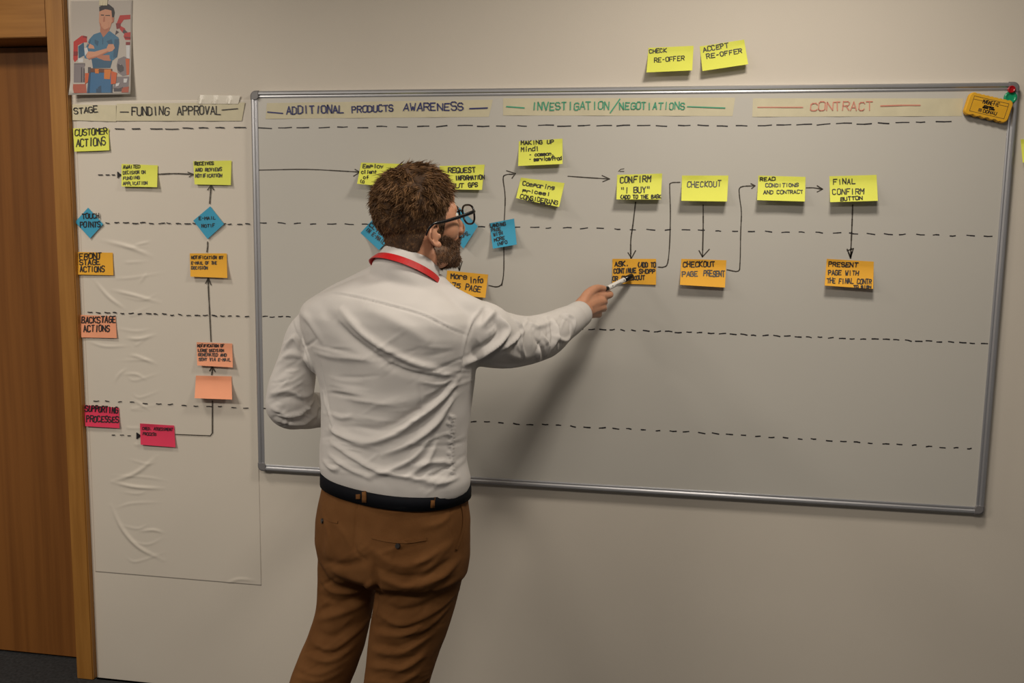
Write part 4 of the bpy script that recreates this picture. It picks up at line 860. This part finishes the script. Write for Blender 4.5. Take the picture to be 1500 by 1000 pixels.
# eyes
for s in (1, -1):
    b = bmesh.new(); ball(b, hl(s*.032, .082, .0), (.0125,)*3, AX, 20); e_ = bmo('eye', b, 'eye', man, True)
    b = bmesh.new(); ball(b, hl(s*.032, .0925, .0), (.0055, .003, .0055), AX, 14); bmo('iris', b, 'iris', e_, True)
# eyeglasses
gs = bpy.data.objects.new('eyeglasses', None); C.objects.link(gs); gs.parent = man
GF = .120
for s in (1, -1):
    P = []
    for k in range(28):
        t = 2*math.pi*k/28; x = .0275*math.copysign(abs(math.cos(t))**.75, math.cos(t)); z = .0225*math.copysign(abs(math.sin(t))**.75, math.sin(t))
        P.append((s*(.0355+x*(1+.08*math.sin(t))), GF-.10*abs(.0355+x)**1.0*.6+.004, -.001+z))
    b = bmesh.new(); cc = [hl(*p) for p in P]+[hl(*P[0])]; tube(b, cc, [.0024]*29, 8, 2); bmo('lens_rim', b, 'black', gs, True)
    mk('lens', [hl(*p) for p in P], [tuple(range(28))], 'lens', gs)
    b = bmesh.new(); tube(b, [hl(s*.064, GF-.002, .006), hl(s*.0735, GF-.008, .006), hl(s*.078, .075, .001), hl(s*.083, .03, -.003), hl(s*.086, -.002, -.004), hl(s*.084, -.016, -.012), hl(s*.081, -.024, -.026)], [.0034, .0042, .0040, .0038, .0034, .0028, .002], 10, 4, flat=(hr, .6)); bmo('temple', b, 'black', gs, True)
b = bmesh.new(); tube(b, [hl(-.0095, GF, .006), hl(0, GF+.004, .009), hl(.0095, GF, .006)], [.002]*3, 8, 4); bmo('bridge', b, 'black', gs, True)

# ---------------------------------------------------------------- marker
mk_ = root('marker', 'white whiteboard marker with black cap held in the man\'s right hand', 'marker'); mk_.location = PENA
a_ = PD.orthogonal().normalized(); b_ = PD.cross(a_); PL = (PENB-PENA).length
def turned(name, L, m):
    b = bmesh.new(); loft(b, [[PD*t*PL+(a_*math.cos(i*math.pi/10)+b_*math.sin(i*math.pi/10))*r for i in range(20)] for t, r in L])
    bmesh.ops.recalc_face_normals(b, faces=b.faces[:]); return bmo(name, b, m, mk_, True)
turned('end_plug', [(0, .004), (.01, .006), (.30, .0062), (.36, .0064), (.37, .0058)], 'black'); brl = turned('barrel', [(.37, .0066), (.38, .0072), (.78, .0072), (.79, .0064)], 'white'); turned('cap', [(.785, .0072), (.79, .0084), (.95, .0080), (.99, .0068), (1, .004)], 'black')
side = (CAM-PENA); side = (side-PD*side.dot(PD)).normalized(); sd2 = PD.cross(side)
def pmm(x, y): ang = y/.0074; return PD*x+(side*math.cos(ang)+sd2*math.sin(ang))*.0075
t_ = [[(x*1.0, y) for x, y in p] for p in strokes_text('MARKER', PL*.50, .0012, PL*.66, .0012, -.0030)]
ribbons('printed_lettering', t_, .0006, pmm, 'ink', mk_)
for x in (.45, .74): ribbons('printed_dot', [[(PL*x-.0008, 0), (PL*x+.0008, 0)], [(PL*x-.0008, .0008), (PL*x+.0008, .0008)]], .0022, pmm, 'ink', mk_)
# children follow their thing: put the empties where the things stand without moving the pieces
man.location = ((LA.x+RA.x)/2, (LA.y+RA.y)/2, 0)
for ch in man.children: ch.location = ch.location-man.location
